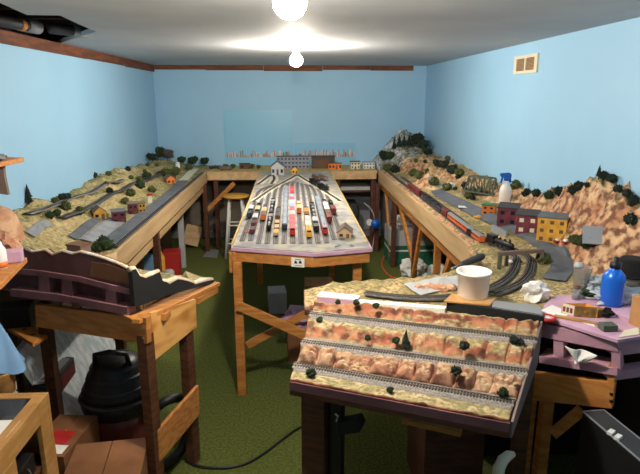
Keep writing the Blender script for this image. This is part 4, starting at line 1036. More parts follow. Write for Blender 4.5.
for (k, lf_, x, y, z, px, lab) in [
 ('bush', 'leaf', 338, 304, 1.055, 5, 'small green bush first from left on top rock strip'), ('bush', 'leaf', 356.5, 304.5, 1.055, 6, 'small green bush second from left on top rock strip'), ('bush', 'leaf', 376, 308, 1.055, 6, 'small green bush third from left on top rock strip'),
 ('bush', 'leaf', 319.5, 322, 1.012, 6, 'small green bush at left end beside the upper track'), ('bush', 'leaf', 368, 340, .995, 6, 'small green bush low on the left red cliff'), ('bush', 'leaf', 396, 343, .995, 7, 'small green bush beside the dark bare tree'),
 ('conifer', 'leaf_dk', 405.5, 347, .98, 19, 'slim dark tree standing before the red cliff'), ('bush', 'leaf_dk', 464, 349, 1.01, 9, 'dark bush in the middle of the red cliff'), ('bush', 'leaf_dk', 514, 343, 1.012, 8, 'dark bush right on the red cliff, left of a smaller one'),
 ('bush', 'leaf_dk', 521, 344, 1.012, 6, 'smaller dark bush at right end of the red cliff'), ('bush', 'leaf_dk', 456, 374, .975, 9, 'dark bush perched among the boulders'), ('bush', 'leaf', 503, 396, .94, 9, 'green bush at the right end of boulders'),
 ('bush', 'leaf', 311, 376, .932, 9, 'green bush at left on the front grass strip'), ('bush', 'leaf', 390, 392, .932, 6, 'green bush midway on the front grass strip')]:
    p = atz(x, y, z); plant(k, lf_, p, sz(p, px), lab, GK)

rs = random.Random(21)
for i in range(14):
    x, y = 1.42+.3*rs.random(), 4.5+2.2*rs.random(); p = Vector((x, y, hR(x, y)))
    plant('bush', ('leaf_olive', 'leaf_dk')[i % 2], p, rs.uniform(.035, .06), ('small olive scrub bush on the rocky far right hillside', 'small dark scrub bush on the rocky far right hillside')[i % 2], 'scrub on the far right hillside, '+('olive', 'dark')[i % 2])
for i in range(10):
    x, y = -1.72+.28*rs.random(), 3.8+3*rs.random(); p = Vector((x, y, hL(x, y)))
    plant('bush', 'leaf_olive', p, rs.uniform(.035, .05), 'tiny olive scrub bush on the upper left hillside', 'scrub on the left hillside')
# ================================================================ RIGHT FOREGROUND: table end, foam ladder, clutter
A2, B2 = atz(541, 322, 1.0), atz(617, 341, 1.0)
pl2 = (A2, B2)
ft = [atz(541, 320, 1.0), atz(617, 344, 1.0), Vector((XR-.002, atz(617, 344, 1.0).y+.16, 1.0)), Vector((XR-.002, 2.36, 1.0)), atz(600, 299, 1.0), atz(556, 298, 1.0), atz(544, 308, 1.0)]
for p in ft: p.z = 1.004
obj('foam_top', MB().prism(ft, (0, 0, .012)), 'foam_pink', br)
fr_ = thing('foam_ladder', 'pink foam ladder frame below the cluttered right table end', 'foam frame', (A2.x, A2.y, .8))
panel([(541, 323), (618, 343), (618, 352), (541, 337)], pl2, .06, 'rail', 'foam_mid', fr_)
panel([(540, 355), (618, 368), (618, 375), (540, 362)], pl2, .10, 'rail', 'foam_mid', fr_, off=-.01)
panel([(553, 336), (563, 338), (563, 360), (553, 359)], pl2, .05, 'post', 'foam_mid', fr_, off=.005)
panel([(611, 349), (620, 351), (620, 370), (611, 368)], pl2, .05, 'post', 'foam_mid', fr_, off=.005)
panel([(541, 337), (612, 350), (612, 368), (541, 357)], pl2, .012, 'back_board', 'darkwood', fr_, off=.16)
B3 = Vector((XR-.01, B2.y+.12, 0))
for z0_, z1_ in ((.935, 1.0), (.83, .868)):
    a = Vector((B2.x+.005, B2.y+.004, 0)); d = (B3-a); n = Vector((-d.y, d.x, 0)).normalized()*.05
    obj('rail', MB().prism([a+Vector((0,0,z0_)), B3+Vector((0,0,z0_)), B3+n+Vector((0,0,z0_)), a+n+Vector((0,0,z0_))], (0, 0, z1_-z0_)), 'foam_mid', fr_)
bm_ = thing('bench_beam', 'brown plywood beam under the pink foam ladder at right', 'beam', (A2.x, A2.y, .7))
panel([(519, 371), (615, 383), (612, 409), (519, 399)], pl2, .03, 'board', 'pine', bm_, bevel=.002, off=.0)
panel([(608, 366), (616, 367), (614, 383), (607, 382)], pl2, .03, 'end_block', 'pine', bm_, off=.0)
for y in (394, 401):
    c = onp(611.5, y, A2, B2); obj('bolt_hole', MB().cbox(c, (.012, .008, .010)), 'black', bm_)
for (px, py) in ((553, 405), (535, 403)):
    p = onp(px, py, A2, B2)+Vector((0, .05, 0)); obj('leg', MB().box(p.x-.022, p.x+.022, p.y-.02, p.y+.03, 0, .73), 'pine', bm_)
p, q = onp(556, 438, A2, B2)+Vector((0, .03, 0)), onp(585, 414, A2, B2)+Vector((0, .03, 0))
obj('brace', MB().bar(p, q, .02, .045), 'pine', bm_)
# cloth hanging in the ladder
rg = MB(); c = onp(577, 352, A2, B2)+Vector((-.01, -.025, 0))
def rag(u, v):
    w_ = 1-.55*v; k = .5+.5*math.sin(u*7.3+v*2)
    return c+d1r*((u-.5)*.115*w_+.022*v*math.sin(u*5+1))+Vector((0, -.030*k*(1-.4*v), .028-.066*v*(.55+.45*abs(math.sin(u*6.2+.6)))))
d1r = (B2-A2).normalized()
rg.grid(rag, 26, 16)
o = tag(obj('white_rag', rg, 'paper', smooth=True), 'crumpled white rag hanging in the opening of the foam ladder', 'rag'); sd = o.modifiers.new('t', 'SOLIDIFY'); sd.thickness = .003
# foam step, riser and board behind the module
a, b = atz(317, 297, 1.03), atz(357, 301, 1.03); n = Vector((.1, .06, 0))*0+Vector((.02, .055, 0))
obj('foam_step', MB().prism([(a.x, a.y, .99), (b.x, b.y, .99), (b.x+n.x, b.y+n.y, .99), (a.x+n.x, a.y+n.y, .99)], (0, 0, .04)), 'foam_pink', br)
obj('plaster_cap', MB().prism([(a.x, a.y, 1.0302), (b.x, b.y, 1.0302), (b.x+n.x, b.y+n.y, 1.0302), (a.x+n.x, a.y+n.y, 1.0302)], (0, 0, .006)), 'white', br)
a, b = atz(357, 302, 1.02), atz(445, 309, 1.02); n = Vector((.015, .035, 0))
obj('plaster_cap', MB().prism([(a.x, a.y, .99), (b.x, b.y, .99), (b.x+n.x, b.y+n.y, .99), (a.x+n.x, a.y+n.y, .99)], (0, 0, .03)), 'white', br)
a, b = atz(447, 301, 1.045), atz(544, 316, 1.045); n = Vector((.02, .06, 0))
obj('riser', MB().prism([(a.x, a.y, .985), (b.x, b.y, .985), (b.x+n.x, b.y+n.y, .985), (a.x+n.x, a.y+n.y, .985)], (0, 0, .056)), 'blackmat', br)
c_ = [atz(492, 307, 1.045), atz(543, 315, 1.045), atz(540, 306, 1.045), atz(493, 301, 1.045)]
obj('grey_plate', MB().prism([(p.x, p.y, 1.0412) for p in c_], (0, 0, .006)), 'grey', br)
for k, (x, y) in enumerate(((418, 289), (426, 288), (434, 288), (442, 289), (450, 288))):
    p = atz(x, y, 1.01); obj('orange_rock', MB().blob((p.x, p.y, 1.012), (.032, .024, .02), k+20, .8), 'rock_pink', br)
tp_ = [atz(444, 300.5, 1.05), atz(490, 304.5, 1.05), atz(497, 297, 1.05), atz(452, 293, 1.05)]
tag(obj('wooden_board', MB().prism([(p.x, p.y, 1.0415) for p in tp_], (0, 0, .007)), 'cabwood', bevel=.001), 'thin tan board under the white plastic bucket', 'board')
# bucket
p = atz(472.5, 295.5, 1.049); p.z = 1.0488
t = thing('bucket', 'white translucent plastic tub standing on a thin board', 'bucket', p)
R0 = .070
obj('wall', MB().lathe([(R0*.90, 0), (R0*.93, .003), (R0, .104), (R0+.006, .106), (R0+.006, .116), (R0-.001, .116), (R0-.004, .112), (R0*.9, .006), (.001, .006)], p, 36), 'bucket', t, True)
obj('contents', MB().lathe([(R0*.875, .0062), (R0*.89, .022), (.001, .024)], p, 30), 'tan', t, True)
obj('base_band', MB().lathe([(R0*.905, .0005), (R0*.94, .022), (R0*.937, .024), (R0*.9, .001)], p, 36), 'roof_brown', t, True)
# dark handled tool
a, b = atz(460, 265, 1.06), atz(483, 256, 1.06); d = b-a
t = thing('hand_tool', 'dark grey tool with rounded handle lying behind the bucket', 'tool', (a.x, a.y, 1.04))
obj('handle', MB().tube([a, a+d*.1, a+d*.5, a+d*.85, a+d*.98, b], [.009, .014, .019, .021, .017, .006], 12), 'darkgrey', t, True)
obj('shaft', MB().tube([a-d*.35, a+d*.02], .005, 8), 'steel', t, True)
# brown frame over the curved tracks
p, q, r = atz(499, 269, 1.0), atz(506, 266, 1.0), atz(545, 268, 1.0)
t = thing('clamp_stand', 'brown wooden bar stand straddling the curved tracks', 'stand', p)
zt_ = 1.085
obj('post', MB().bar(p, Vector((p.x, p.y, zt_)), .018, .018), 'olive_box', t); obj('post', MB().bar(q, Vector((q.x, q.y, zt_)), .016, .016), 'roof_brown', t)
obj('beam', MB().bar(Vector((p.x-.01, p.y, zt_)), Vector((r.x, r.y+.05, zt_+.0)), .022, .02), 'roof_brown', t); obj('post', MB().bar(Vector((r.x, r.y+.05, 1.0)), Vector((r.x, r.y+.05, zt_)), .016, .016), 'roof_brown', t)
obj('knob', MB().blob((q.x+.012, q.y-.03, 1.035), .011, 1, .1), 'white', t, True); obj('knob_stem', MB().tube([(q.x+.012, q.y-.03, 1.035), (q.x, q.y, 1.04)], .004, 6), 'steel', t)
# crumpled tissue
p = atz(538, 301, 1.01)
cr = MB().blob((p.x, p.y+.03, 1.045), (.06, .045, .05), 4, .75, 3, fr=1.7)
tag(obj('crumpled_tissue', cr, 'paper'), 'crumpled white tissue lying between riser and asphalt road', 'tissue')
p = hr(450, 189); tag(obj('crumpled_tissue', MB().blob((p.x, p.y, p.z+.025), (.04, .03, .035), 8, .8, 3), 'paper'), 'small white crumpled tissue far along the right bench', 'tissue')
# spray bottle
p = hr(504.5, 203); p.z -= .004; t = thing('spray_bottle', 'translucent spray bottle with blue trigger head by the right wall', 'spray bottle', p)
s_ = 1.0; hb = .17
obj('bottle', MB().lathe([(.040, 0), (.045, .004), (.045, .10), (.04, .125), (.022, .155), (.017, .165), (.017, .18)], p, 22), 'bucket', t, True)
obj('collar', MB().lathe([(.019, .178), (.019, .20)], p, 16), 'blue', t, True)
obj('trigger_head', MB().prism([p+Vector((-.035, -.012, .20)), p+Vector((.035, -.012, .20)), p+Vector((.035, -.012, .228)), p+Vector((.02, -.012, .24)), p+Vector((-.05, -.012, .235)), p+Vector((-.05, -.012, .218))], (0, .026, 0)), 'blue', t, bevel=.003)
obj('trigger', MB().bar(p+Vector((-.03, 0, .21)), p+Vector((-.042, 0, .16)), .012, .012), 'blue', t); obj('grip', MB().bar(p+Vector((.025, 0, .205)), p+Vector((.032, 0, .165)), .016, .014), 'blue', t)
# blue metal bottle
p = atz(610.5, 304, 1.017); p.z = 1.0165; t = thing('fuel_bottle', 'bright blue metal bottle with black cap on the pink foam', 'bottle', p)
Rb = .047
obj('body', MB().lathe([(Rb*.9, 0), (Rb, .006), (Rb, .118), (Rb*.93, .136), (Rb*.6, .155), (.02, .163), (.018, .172)], p, 28), 'bluebottle', t, True)
obj('cap', MB().lathe([(.024, .168), (.024, .192), (.012, .194), (.012, .214), (.006, .216)], p, 18), 'black', t, True)
obj('printed_label', MB().add([p+Vector((Rb*1.01*math.cos(a), Rb*1.01*math.sin(a), z)) for z in (.02, .11) for a in [(-1.05+.16*i) for i in range(6)]], [(i, i+1, i+7, i+6) for i in range(5)]), 'silver', t)
# black lidded jar
p = atz(630, 283, 1.02); p.z = 1.012; t = thing('glass_jar', 'glass jar with a wide black lid in front of near cliff', 'jar', p)
obj('jar', MB().lathe([(.055, 0), (.06, .006), (.062, .045), (.056, .05), (.052, .045), (.05, .01), (.001, .008)], p, 24), 'plastic_clear', t, True)
obj('lid', MB().lathe([(.001, .046), (.072, .046), (.078, .054), (.064, .06), (.060, .125), (.052, .135), (.001, .137)], p, 24), 'blackmat', t, False, label='wide black lid')
p2 = p+Vector((-.075, -.02, 0)); tag(obj('small_black_bottle', MB().lathe([(.014, 0), (.014, .05), (.008, .058), (.008, .075)], p2, 12), 'black', smooth=True), 'tiny black bottle left of the black lidded jar', 'bottle')
# clear cups and jar
p = atz(580, 290, 1.017); p.z = 1.0165; t = thing('plastic_cup', 'tall clear plastic cup behind the small corked jar', 'cup', p)
obj('cup', MB().lathe([(.028, 0), (.03, .003), (.042, .11), (.044, .112), (.042, .114), (.040, .11), (.028, .005), (.001, .004)], p, 24), 'plastic_clear', t, True)
obj('white_cap', MB().lathe([(.02, .112), (.022, .125), (.014, .135), (.001, .136)], p+Vector((-.02, .0, 0)), 16), 'lightgrey', t, True)
p = atz(576, 299, 1.017); p.z = 1.0165; t = thing('corked_jar', 'small clear glass jar with brown stopper beside open carton', 'jar', p)
obj('jar', MB().lathe([(.018, 0), (.02, .003), (.02, .045), (.014, .052), (.012, .05), (.017, .044), (.017, .005), (.001, .004)], p, 18), 'plastic_clear', t, True); obj('stopper', MB().lathe([(.013, .048), (.015, .062), (.001, .063)], p, 14), 'brown', t, True)
p = atz(588, 299, 1.017); tag(obj('moss_tray', MB().lathe([(.045, .0), (.05, .012), (.046, .013), (.042, .004), (.001, .003)], (p.x+.02, p.y+.03, 1.0165), 20), 'lightgrey', smooth=True), 'small grey dish of green moss beside the jar', 'dish')
tag(obj('moss_clump', MB().blob((p.x+.02, p.y+.03, 1.030), (.034, .03, .012), 5, .9, 3), 'leaf'), 'clump of dark green moss in the grey dish', 'moss')
# open carton
c0 = [atz(561, 313, 1.017), atz(573.5, 316.5, 1.017), atz(597, 318, 1.017), atz(585, 313, 1.017)]
t = thing('carton', 'small open carton with orange inside and printed end', 'box', (c0[1].x, c0[1].y, 1.017))
hc = .045; wl = MB()
for i in range(4):
    a, b = c0[i], c0[(i+1)%4]; a = Vector((a.x, a.y, 1.0168)); b = Vector((b.x, b.y, 1.0168)); d = (b-a).normalized(); n = Vector((-d.y, d.x, 0))*.003
    obj('side_panel', MB().prism([a, b, b+n, a+n], (0, 0, hc)), ['cream', 'autumn', 'carton_in', 'carton_in'][i], t)
obj('bottom_panel', MB().prism([(p.x, p.y, 1.0168) for p in c0], (0, 0, .003)), 'carton_in', t)
a, b = c0[0], c0[1]; d = b-a; n = Vector((-d.y, d.x, 0)).normalized()*-.001
for i in range(3):
    s0 = a+d*(.12+.28*i); s1 = a+d*(.32+.28*i); pr_ = MB().add([(s0.x+n.x, s0.y+n.y, 1.028), (s1.x+n.x, s1.y+n.y, 1.028), (s1.x+n.x, s1.y+n.y, 1.05), (s0.x+n.x, s0.y+n.y, 1.05)], [(0,1,2,3)])
    obj('printed_picture', pr_, ['maroon', 'brown', 'dkred'][i], t)
a, b = c0[1], c0[2]; d = b-a; n = Vector((-d.y, d.x, 0)).normalized()*-.001; s0 = a+d*.4; s1 = a+d*.52
obj('printed_mark', MB().add([(s0.x+n.x, s0.y+n.y, 1.034), (s1.x+n.x, s1.y+n.y, 1.034), (s1.x+n.x, s1.y+n.y, 1.046), (s0.x+n.x, s0.y+n.y, 1.046)], [(0,1,2,3)]), 'orange', t)
p = atz(604, 318, 1.017); t = thing('scrub_brush', 'small brush with dark bristles right of the open carton', 'brush', (p.x, p.y, 1.017))
obj('brush_block', MB().cbox((p.x-.02, p.y+.02, 1.034), (.04, .03, .034), .2), 'autumn', t); obj('bristles', MB().blob((p.x+.015, p.y+.015, 1.034), (.03, .022, .018), 6, .8, 3), 'blackmat', t)
# clear bag
bg = MB().blob((atz(624, 303, 1.02).x, atz(624, 303, 1.02).y+.02, 1.045), (.10, .05, .035), 12, .9, 4, fr=2.6)
tag(obj('plastic_bag', bg, 'translucent', smooth=False), 'crumpled clear plastic bag right of the blue bottle', 'bag')
bg = MB().blob((atz(597, 292, 1.02).x, atz(597, 292, 1.02).y+.02, 1.045), (.045, .04, .035), 14, .9, 4, fr=2.6)
tag(obj('plastic_bag', bg, 'translucent', smooth=False), 'crumpled clear plastic wrap left of the blue bottle', 'bag')
# cardboard roll at right edge
p = atz(640, 328, 1.017); tag(obj('cardboard_box', MB().cbox((p.x+.025, p.y+.03, 1.0168+.06), (.07, .06, .12), .2), 'cardboard', bevel=.002), 'upright brown cardboard box cut by the right picture edge', 'box')
# black block, tape ring, papers, strip, offcuts
p = atz(609, 331, 1.017); tag(obj('black_box', MB().cbox((p.x, p.y+.012, 1.0168+.013), (.058, .045, .026), .0), 'olive_box', bevel=.003), 'small dark box at the front edge of the pink foam', 'box')
p = atz(547, 322, 1.017); t = thing('tape_roll', 'red tape roll with white core lying at the foam corner', 'tape', (p.x, p.y, 1.0168))
obj('tape', MB().lathe([(.022, 0), (.034, 0), (.034, .016), (.022, .016), (.022, 0)], (p.x+.01, p.y+.02, 1.0168), 24), 'red', t, True); obj('core', MB().lathe([(.001, 0), (.0215, 0), (.0215, .012), (.001, .013)], (p.x+.01, p.y+.02, 1.0168), 20), 'white', t, True)
def flat(name, label, cat, pts, z, th, m):
    P_ = [atz(x, y, z) for x, y in pts]; return tag(obj(name, MB().prism(P_, (0, 0, th)), m), label, cat)
flat('paper_sheet', 'white paper under the open carton on the pink foam', 'paper', [(540, 311), (562, 318), (572, 313), (552, 305)], 1.0166, .001, 'paper')
flat('wood_strip', 'thin tan wood strip lying along the foam in front of carton', 'strip', [(553, 317), (596, 325), (597, 323), (555, 315)], 1.018, .004, 'cabwood')
flat('foam_offcut', 'small pale pink foam offcut right of the dark brush', 'foam', [(616, 316), (630, 321), (632, 317), (620, 313)], 1.017, .008, 'foam_pink')
flat('paper_scrap', 'small white paper scrap in front of the wood strip', 'paper', [(583, 323), (595, 327), (594, 325), (585, 321)], 1.0166, .002, 'paper')
flat('green_plate', 'pale greenish plate at the right front foam corner', 'plate', [(618, 338), (639, 335), (639, 328), (624, 331)], 1.0168, .003, 'cream')
# black trunk with metal edges
q0, q1, q2 = atz(583, 411, .7), atz(604, 409.5, .7), atz(642, 461, .7)
k_ = (q2-q0)/(q2-q0).length; c = [q0, q1, q1+k_*.62, q0+k_*.62]
for v in c: v.z = 0
t = thing('flight_case', 'black case with bright metal edges at the lower right corner', 'case', (1.4, 1.9, 0))
obj('body', MB().prism(c, (0, 0, .695)), 'black', t)
ctop = [p+Vector((0, 0, .697)) for p in c]
for a, b in ((c[0], c[3]), (c[1], c[2]), (c[0], c[1])):
    obj('edge_trim', MB().bar(a+Vector((0, 0, .697)), b+Vector((0, 0, .697)), .005, .005), 'silver', t)
obj('lid_panel', MB().prism([p+Vector((0, 0, .6955)) for p in c], (0, 0, .002)), 'darkgrey', t)
for (x, y) in ((611, 433), (618, 438)):
    p = atz(x, y, .7); obj('latch', MB().cbox((p.x, p.y, .703), (.03, .018, .012), .6), 'white', t)
# curved white handle
pts = [atz(498, 478, .55), atz(499, 468, .58), atz(503, 460, .60), atz(509, 455, .61), atz(514, 454, .61)]
tag(obj('curved_handle', MB().tube(pts, [.022, .022, .021, .018, .01], 10), 'cream', smooth=True), 'curved white plastic handle rising at the bottom edge', 'handle')
tag(obj('storage_cabinet', MB().box(.60, .88, 2.25, 2.62, 0, .62), 'redwood', bevel=.004), 'dark brown cabinet under the right end of track module', 'cabinet')
tag(obj('wood_plank', MB().bar(atz(404, 417, .63), atz(462, 430, .63), .07, .02), 'pine_h'), 'short orange plank lying under the module front right', 'plank')
t = thing('power_box', 'black box mounted on the black leg under the track module', 'box', atz(352, 436, .68))
p = onp(350, 428, fl+nm*.08, frr+nm*.08)
obj('housing', MB().prism([p+Vector((-.05, 0, -.03)), p+Vector((.035, 0, -.022)), p+Vector((.045, 0, .0)), p+Vector((.03, 0, .035)), p+Vector((-.05, 0, .02))], nm*.05), 'black', t, bevel=.003)
obj('bracket', MB().tube([p+Vector((-.05, .0, .03)), p+Vector((-.045, 0, .05)), p+Vector((-.055, .0, .06))], .004, 6), 'steel', t)

# ================================================================ UNDER THE TABLES
def crate(name, label, cat, x0, x1, y0_, y1_, z0_, z1_, m, rz=0, bevel=.003, group=None):
    return tag(obj(name, MB().cbox(((x0+x1)/2, (y0_+y1_)/2, (z0_+z1_)/2), (x1-x0, y1_-y0_, z1_-z0_), rz), m, bevel=bevel), label, cat, group)
p = atz(276, 314, 0); crate('white_box', 'white box on the floor below the yard table', 'box', p.x-.07, p.x+.09, p.y, p.y+.2, 0, .2, 'lightgrey', .1)
p = atz(311, 318, 0); crate('cardboard_box', 'cardboard box far below the yard table right of white box', 'box', p.x-.05, p.x+.2, p.y, p.y+.25, 0, .3, 'cardboard')
p = atz(290, 362, 0); crate('cardboard_box', 'brown box below the front of the yard table', 'box', p.x-.02, p.x+.25, p.y, p.y+.25, 0, .22, 'cardboard_dk', .05)
p = atz(300, 340, .2); tag(obj('pink_bundle', MB().blob((p.x, p.y+.2, .29), (.14, .11, .07), 3, .8, 3), 'foam_pink'), 'pinkish bundle lying on the brown box under the yard', 'bundle')
# sign card on the yard front
t = thing('sign_card', 'small white card with two black figures on yard table front', 'sign', fpt(298, 266))
Fp = (FL+Vector((0, -.001, 0)), FM+Vector((0, -.001, 0)))
panel([(291.5, 257), (304.5, 258.5), (304.5, 267.5), (291.5, 266.5)], Fp, .002, 'card', 'paper', t, off=-.003)
for x in (296, 300.5): panel([(x-1.4, 261.5), (x-.3, 260.3), (x+.9, 261.3), (x+1.5, 263.5), (x-1.4, 263.3)], Fp, .001, 'black_figure', 'black', t, off=-.0045)
panel([(295, 258.6), (301, 259.2), (301, 260), (295, 259.4)], Fp, .001, 'printed_line', 'grey', t, off=-.0045); panel([(295, 265), (302, 265.6), (302, 266.1), (295, 265.5)], Fp, .001, 'printed_line', 'grey', t, off=-.0045)
p = atz(247, 232, 1.003); tag(obj('red_ring', MB().lathe([(.009, 0), (.018, 0), (.018, .006), (.009, .006), (.009, 0)], (p.x, p.y, 1.0025), 16), 'pinkred', smooth=True), 'small pinkish ring lying at left front of the yard', 'ring')
for x, lab in ((338, 'left small silver tool at the right yard front'), (353.5, 'right small silver tool at the right yard front')):
    p = atz(x, 246, 1.004); tag(obj('small_tool', MB().tube([(p.x-.02, p.y-.02, 1.006), (p.x, p.y, 1.006), (p.x+.02*(1 if x < 345 else -1), p.y+.03, 1.006)], .003, 6), 'steel'), lab, 'tool')
# stool
p = atz(216, 262, 0); cx, cy = -.68, 6.70
t = thing('stool', 'round yellow wooden stool with white legs beside the yard', 'stool', (cx, cy, 0))
zs = .76
obj('seat', MB().lathe([(.001, zs-.03), (.15, zs-.03), (.165, zs-.02), (.165, zs-.008), (.15, zs), (.001, zs)], (cx, cy, 0), 28), 'seat_yellow', t, True, label='yellow wooden seat')
LG = []
for i in range(4):
    a = PI/4+i*PI/2; a0 = Vector((cx+.10*math.cos(a), cy+.10*math.sin(a), zs-.03)); a1 = Vector((cx+.19*math.cos(a), cy+.19*math.sin(a), 0)); LG.append((a0, a1))
    obj('leg', MB().tube([a0, a1], [.016, .014], 10), 'white', t, True)
for i in range(4):
    for f in (.45, .75):
        a = LG[i][0].lerp(LG[i][1], f+.04*(i%2)); b = LG[(i+1)%4][0].lerp(LG[(i+1)%4][1], f+.04*(i%2)); obj('rung', MB().tube([a, b], .009, 8), 'white', t, True)
# under the left bench
def fl_(x, y): return atz(x, y, 0)
p = fl_(171, 276); crate('red_box', 'red box on the floor below the left bench', 'box', p.x-.09, p.x+.09, p.y, p.y+.2, 0, .26, 'red', .1)
p = fl_(161, 279); t = thing('yellow_bottle', 'yellow plastic jug left of the red box under bench', 'jug', p)
obj('body', MB().lathe([(.05, 0), (.055, .02), (.055, .24), (.03, .29), (.02, .33)], p, 18), 'yellow', t, True); obj('cap', MB().lathe([(.022, .33), (.022, .36), (.001, .361)], p, 12), 'white', t, True)
p = fl_(171, 278); tag(obj('white_jar', MB().lathe([(.05, 0), (.055, .01), (.055, .11), (.04, .13), (.001, .131)], p+Vector((0.01, -.12, 0)), 18), 'lightgrey', smooth=True), 'white jar in front of the red box', 'jar')
p = fl_(150, 284); crate('blue_box', 'pale blue box farthest left under the left bench', 'box', p.x-.13, p.x+.07, p.y, p.y+.2, 0, .28, 'cloth_blue')
p = fl_(183, 268); crate('white_post', 'white square post standing under the left bench', 'post', p.x-.03, p.x+.03, p.y, p.y+.06, 0, .75, 'lightgrey')
p = fl_(193, 248); tag(obj('plywood_offcut', MB().cbox((p.x, p.y, .17), (.2, .012, .26), Matrix.Rotation(.25, 3, 'Y') @ Matrix.Rotation(-.3, 3, 'X')), 'ply_tan'), 'tan plywood offcut leaning on the wall under left bench', 'board')
flat('floor_tile', 'grey square plate lying on the carpet near back wall', 'plate', [(203, 257), (217, 258), (219, 250), (208, 250)], .002, .006, 'grey')
for k, (x, y, z, sx, m) in enumerate([(196, 212, .74, .12, 'darkgrey'), (186, 216, .76, .10, 'tan'), (200, 203, .8, .08, 'grey'), (176, 226, .74, .1, 'black')]):
    p = atz(x, y, z); tag(obj('clutter_bundle', MB().blob((-1.13, p.y, .845), (.04, sx, .03), k+30, .9, 3), m), ['dark bundle on the rail under the left bench', 'tan bundle on the rail under the left bench', 'grey bundle on the rail near the left corner', 'black bundle nearest on the left under-bench rail'][k], 'bundle')
crate('bin_or_filler', 'dark storage bin standing deep under the left bench', 'bin', -1.7, -1.45, 4.6, 5.3, 0, .5, 'darkgrey')
crate('bin_or_filler', 'dark storage bin under the left bench near the corner', 'bin', -1.7, -1.45, 5.9, 6.6, 0, .5, 'black')
# under the right bench
p = fl_(392, 266); t = thing('tree_box', 'large white and green box on the floor below the right bench', 'box', (p.x+.25, p.y+.25, 0))
x0_, yy_ = p.x-.03, p.y
obj('green_base', MB().box(x0_, x0_+.55, yy_, yy_+.4, 0, .17), 'greenbox', t, bevel=.003); obj('white_stripe', MB().box(x0_-.001, x0_+.551, yy_-.001, yy_+.4, .17, .19), 'white', t); obj('green_band', MB().box(x0_, x0_+.55, yy_, yy_+.4, .19, .24), 'greenbox', t); obj('white_top', MB().box(x0_, x0_+.55, yy_, yy_+.4, .24, .42), 'lightgrey', t, bevel=.003)
for k, (x, y, s, lab) in enumerate([(415, 279, .10, 'white plastic bag on the floor in front of the green box, left'), (440, 285, .10, 'white plastic bag on the floor in front of green box, right'), (407, 232, .09, 'white and red bag on top of the green box')]):
    p = fl_(x, y) if k < 2 else Vector((x0_+.22, yy_+.2, .5))
    tag(obj('plastic_bag', MB().blob((p.x, p.y+(.1 if k < 2 else 0), p.z+s*.8 if k < 2 else p.z), (s*1.3, s, s), k+40, .7, 3), 'white'), lab, 'bag')
p = Vector((1.0, 6.6, .5)); t = thing('wire_spool', 'blue wire spool hanging at the right rear leg', 'spool', p)
p = onp(375.5, 224, (.5, 6.72), (1.2, 6.72)); obj('spool', MB().tube([p+Vector((0, -.02, 0)), p+Vector((0, .04, 0))], .06, 16), 'blue', t, True); obj('label_disc', MB().tube([p+Vector((-.075, -.0, .02)), p+Vector((-.07, .03, .02))], .04, 12), 'white', t)
w_ = [onp(x, y, (.5, 6.9), (1.2, 6.9)) for x, y in ((364, 203), (370, 208), (374, 216), (375, 230), (373, 244), (372, 250))]
tag(obj('hanging_wire', MB().tube(resample(w_, .03), .008, 6), 'lightgrey'), 'pale wire hanging below the back shelf near right corner', 'wire')
w_ = [fl_(x, y) for x, y in ((392, 253), (385, 256), (382, 264), (384, 271), (390, 277), (398, 280))]
for q in w_: q.z = .011
tag(obj('orange_hose', MB().tube(resample(w_, .03), .011, 8), 'hose_orange', smooth=True), 'orange hose curled on the carpet right of the yard', 'hose')
w_ = [fl_(x, y) for x, y in ((186, 462), (200, 468), (225, 469), (245, 465), (262, 456), (278, 444), (294, 432), (306, 426))]
for q in w_: q.z = .008
tag(obj('power_cable', MB().tube(resample(w_, .03), .008, 8), 'cord', smooth=True), 'black power cord snaking over the green carpet in front', 'cable')
crate('shelf_box', 'flat pale box lying on the under shelf below back bench', 'box', .60, 1.0, 7.08, 7.4, .74, .785, 'lightgrey')
crate('bin_or_filler', 'dark bin on the floor below the back bench right of yard', 'bin', .52, .85, 7.15, 7.5, 0, .55, 'darkgrey')

# ================================================================ LEFT FOREGROUND
# wall shelves
t = thing('wall_shelf', 'orange wooden shelf board at left edge with foam block on it', 'shelf', (XL, 2.3, 1.18))
zb = 1.20
a, b = atz(27, 257, zb), atz(-4, 283, zb)
obj('board', MB().prism([(XL+.001, a.y+.02, zb-.025), (a.x, a.y, zb-.025), (b.x+.02, b.y, zb-.025), (b.x+.02, 1.6, zb-.025), (XL+.001, 1.6, zb-.025)], (0, 0, .025)), 'pine_h', t, bevel=.003)
obj('bracket', MB().bar((XL+.012, 2.15, .95), (-1.45, 2.15, zb-.03), .02, .03), 'darkwood', t)
p = atz(13, 262, zb); tag(obj('foam_block', MB().cbox((p.x, p.y, zb+.028), (.085, .06, .054), .3), 'foam_pink', bevel=.006), 'lilac foam block on the left shelf board', 'foam')
p = atz(2, 268, zb); t = thing('glue_bottle', 'white bottle with orange band at left picture edge', 'bottle', (p.x, p.y, zb))
obj('body', MB().lathe([(.022, 0), (.024, .003), (.024, .08), (.014, .1), (.010, .115)], (p.x, p.y, zb), 16), 'white', t, True); obj('band', MB().lathe([(.0245, .005), (.0245, .03)], (p.x, p.y, zb), 16), 'orange', t, True)
p = atz(4, 259, zb); tag(obj('plaster_rock', MB().blob((p.x, p.y+.04, zb+.05), (.055, .04, .055), 6, .6, 3), 'rock_pink'), 'tan plaster rock lump behind the white bottle', 'rock')
t = thing('upper_shelf', 'orange shelf with black magazines high at left edge', 'shelf', (XL, 2.6, 1.62))
a = aty(22, 158, 2.7); zu = a.z
obj('board', MB().prism([(XL+.001, 2.95, zu-.02), (a.x, 2.72, zu-.02), (a.x-.03, 2.0, zu-.02), (XL+.001, 2.0, zu-.02)], (0, 0, .02)), 'pine_h', t, bevel=.002)
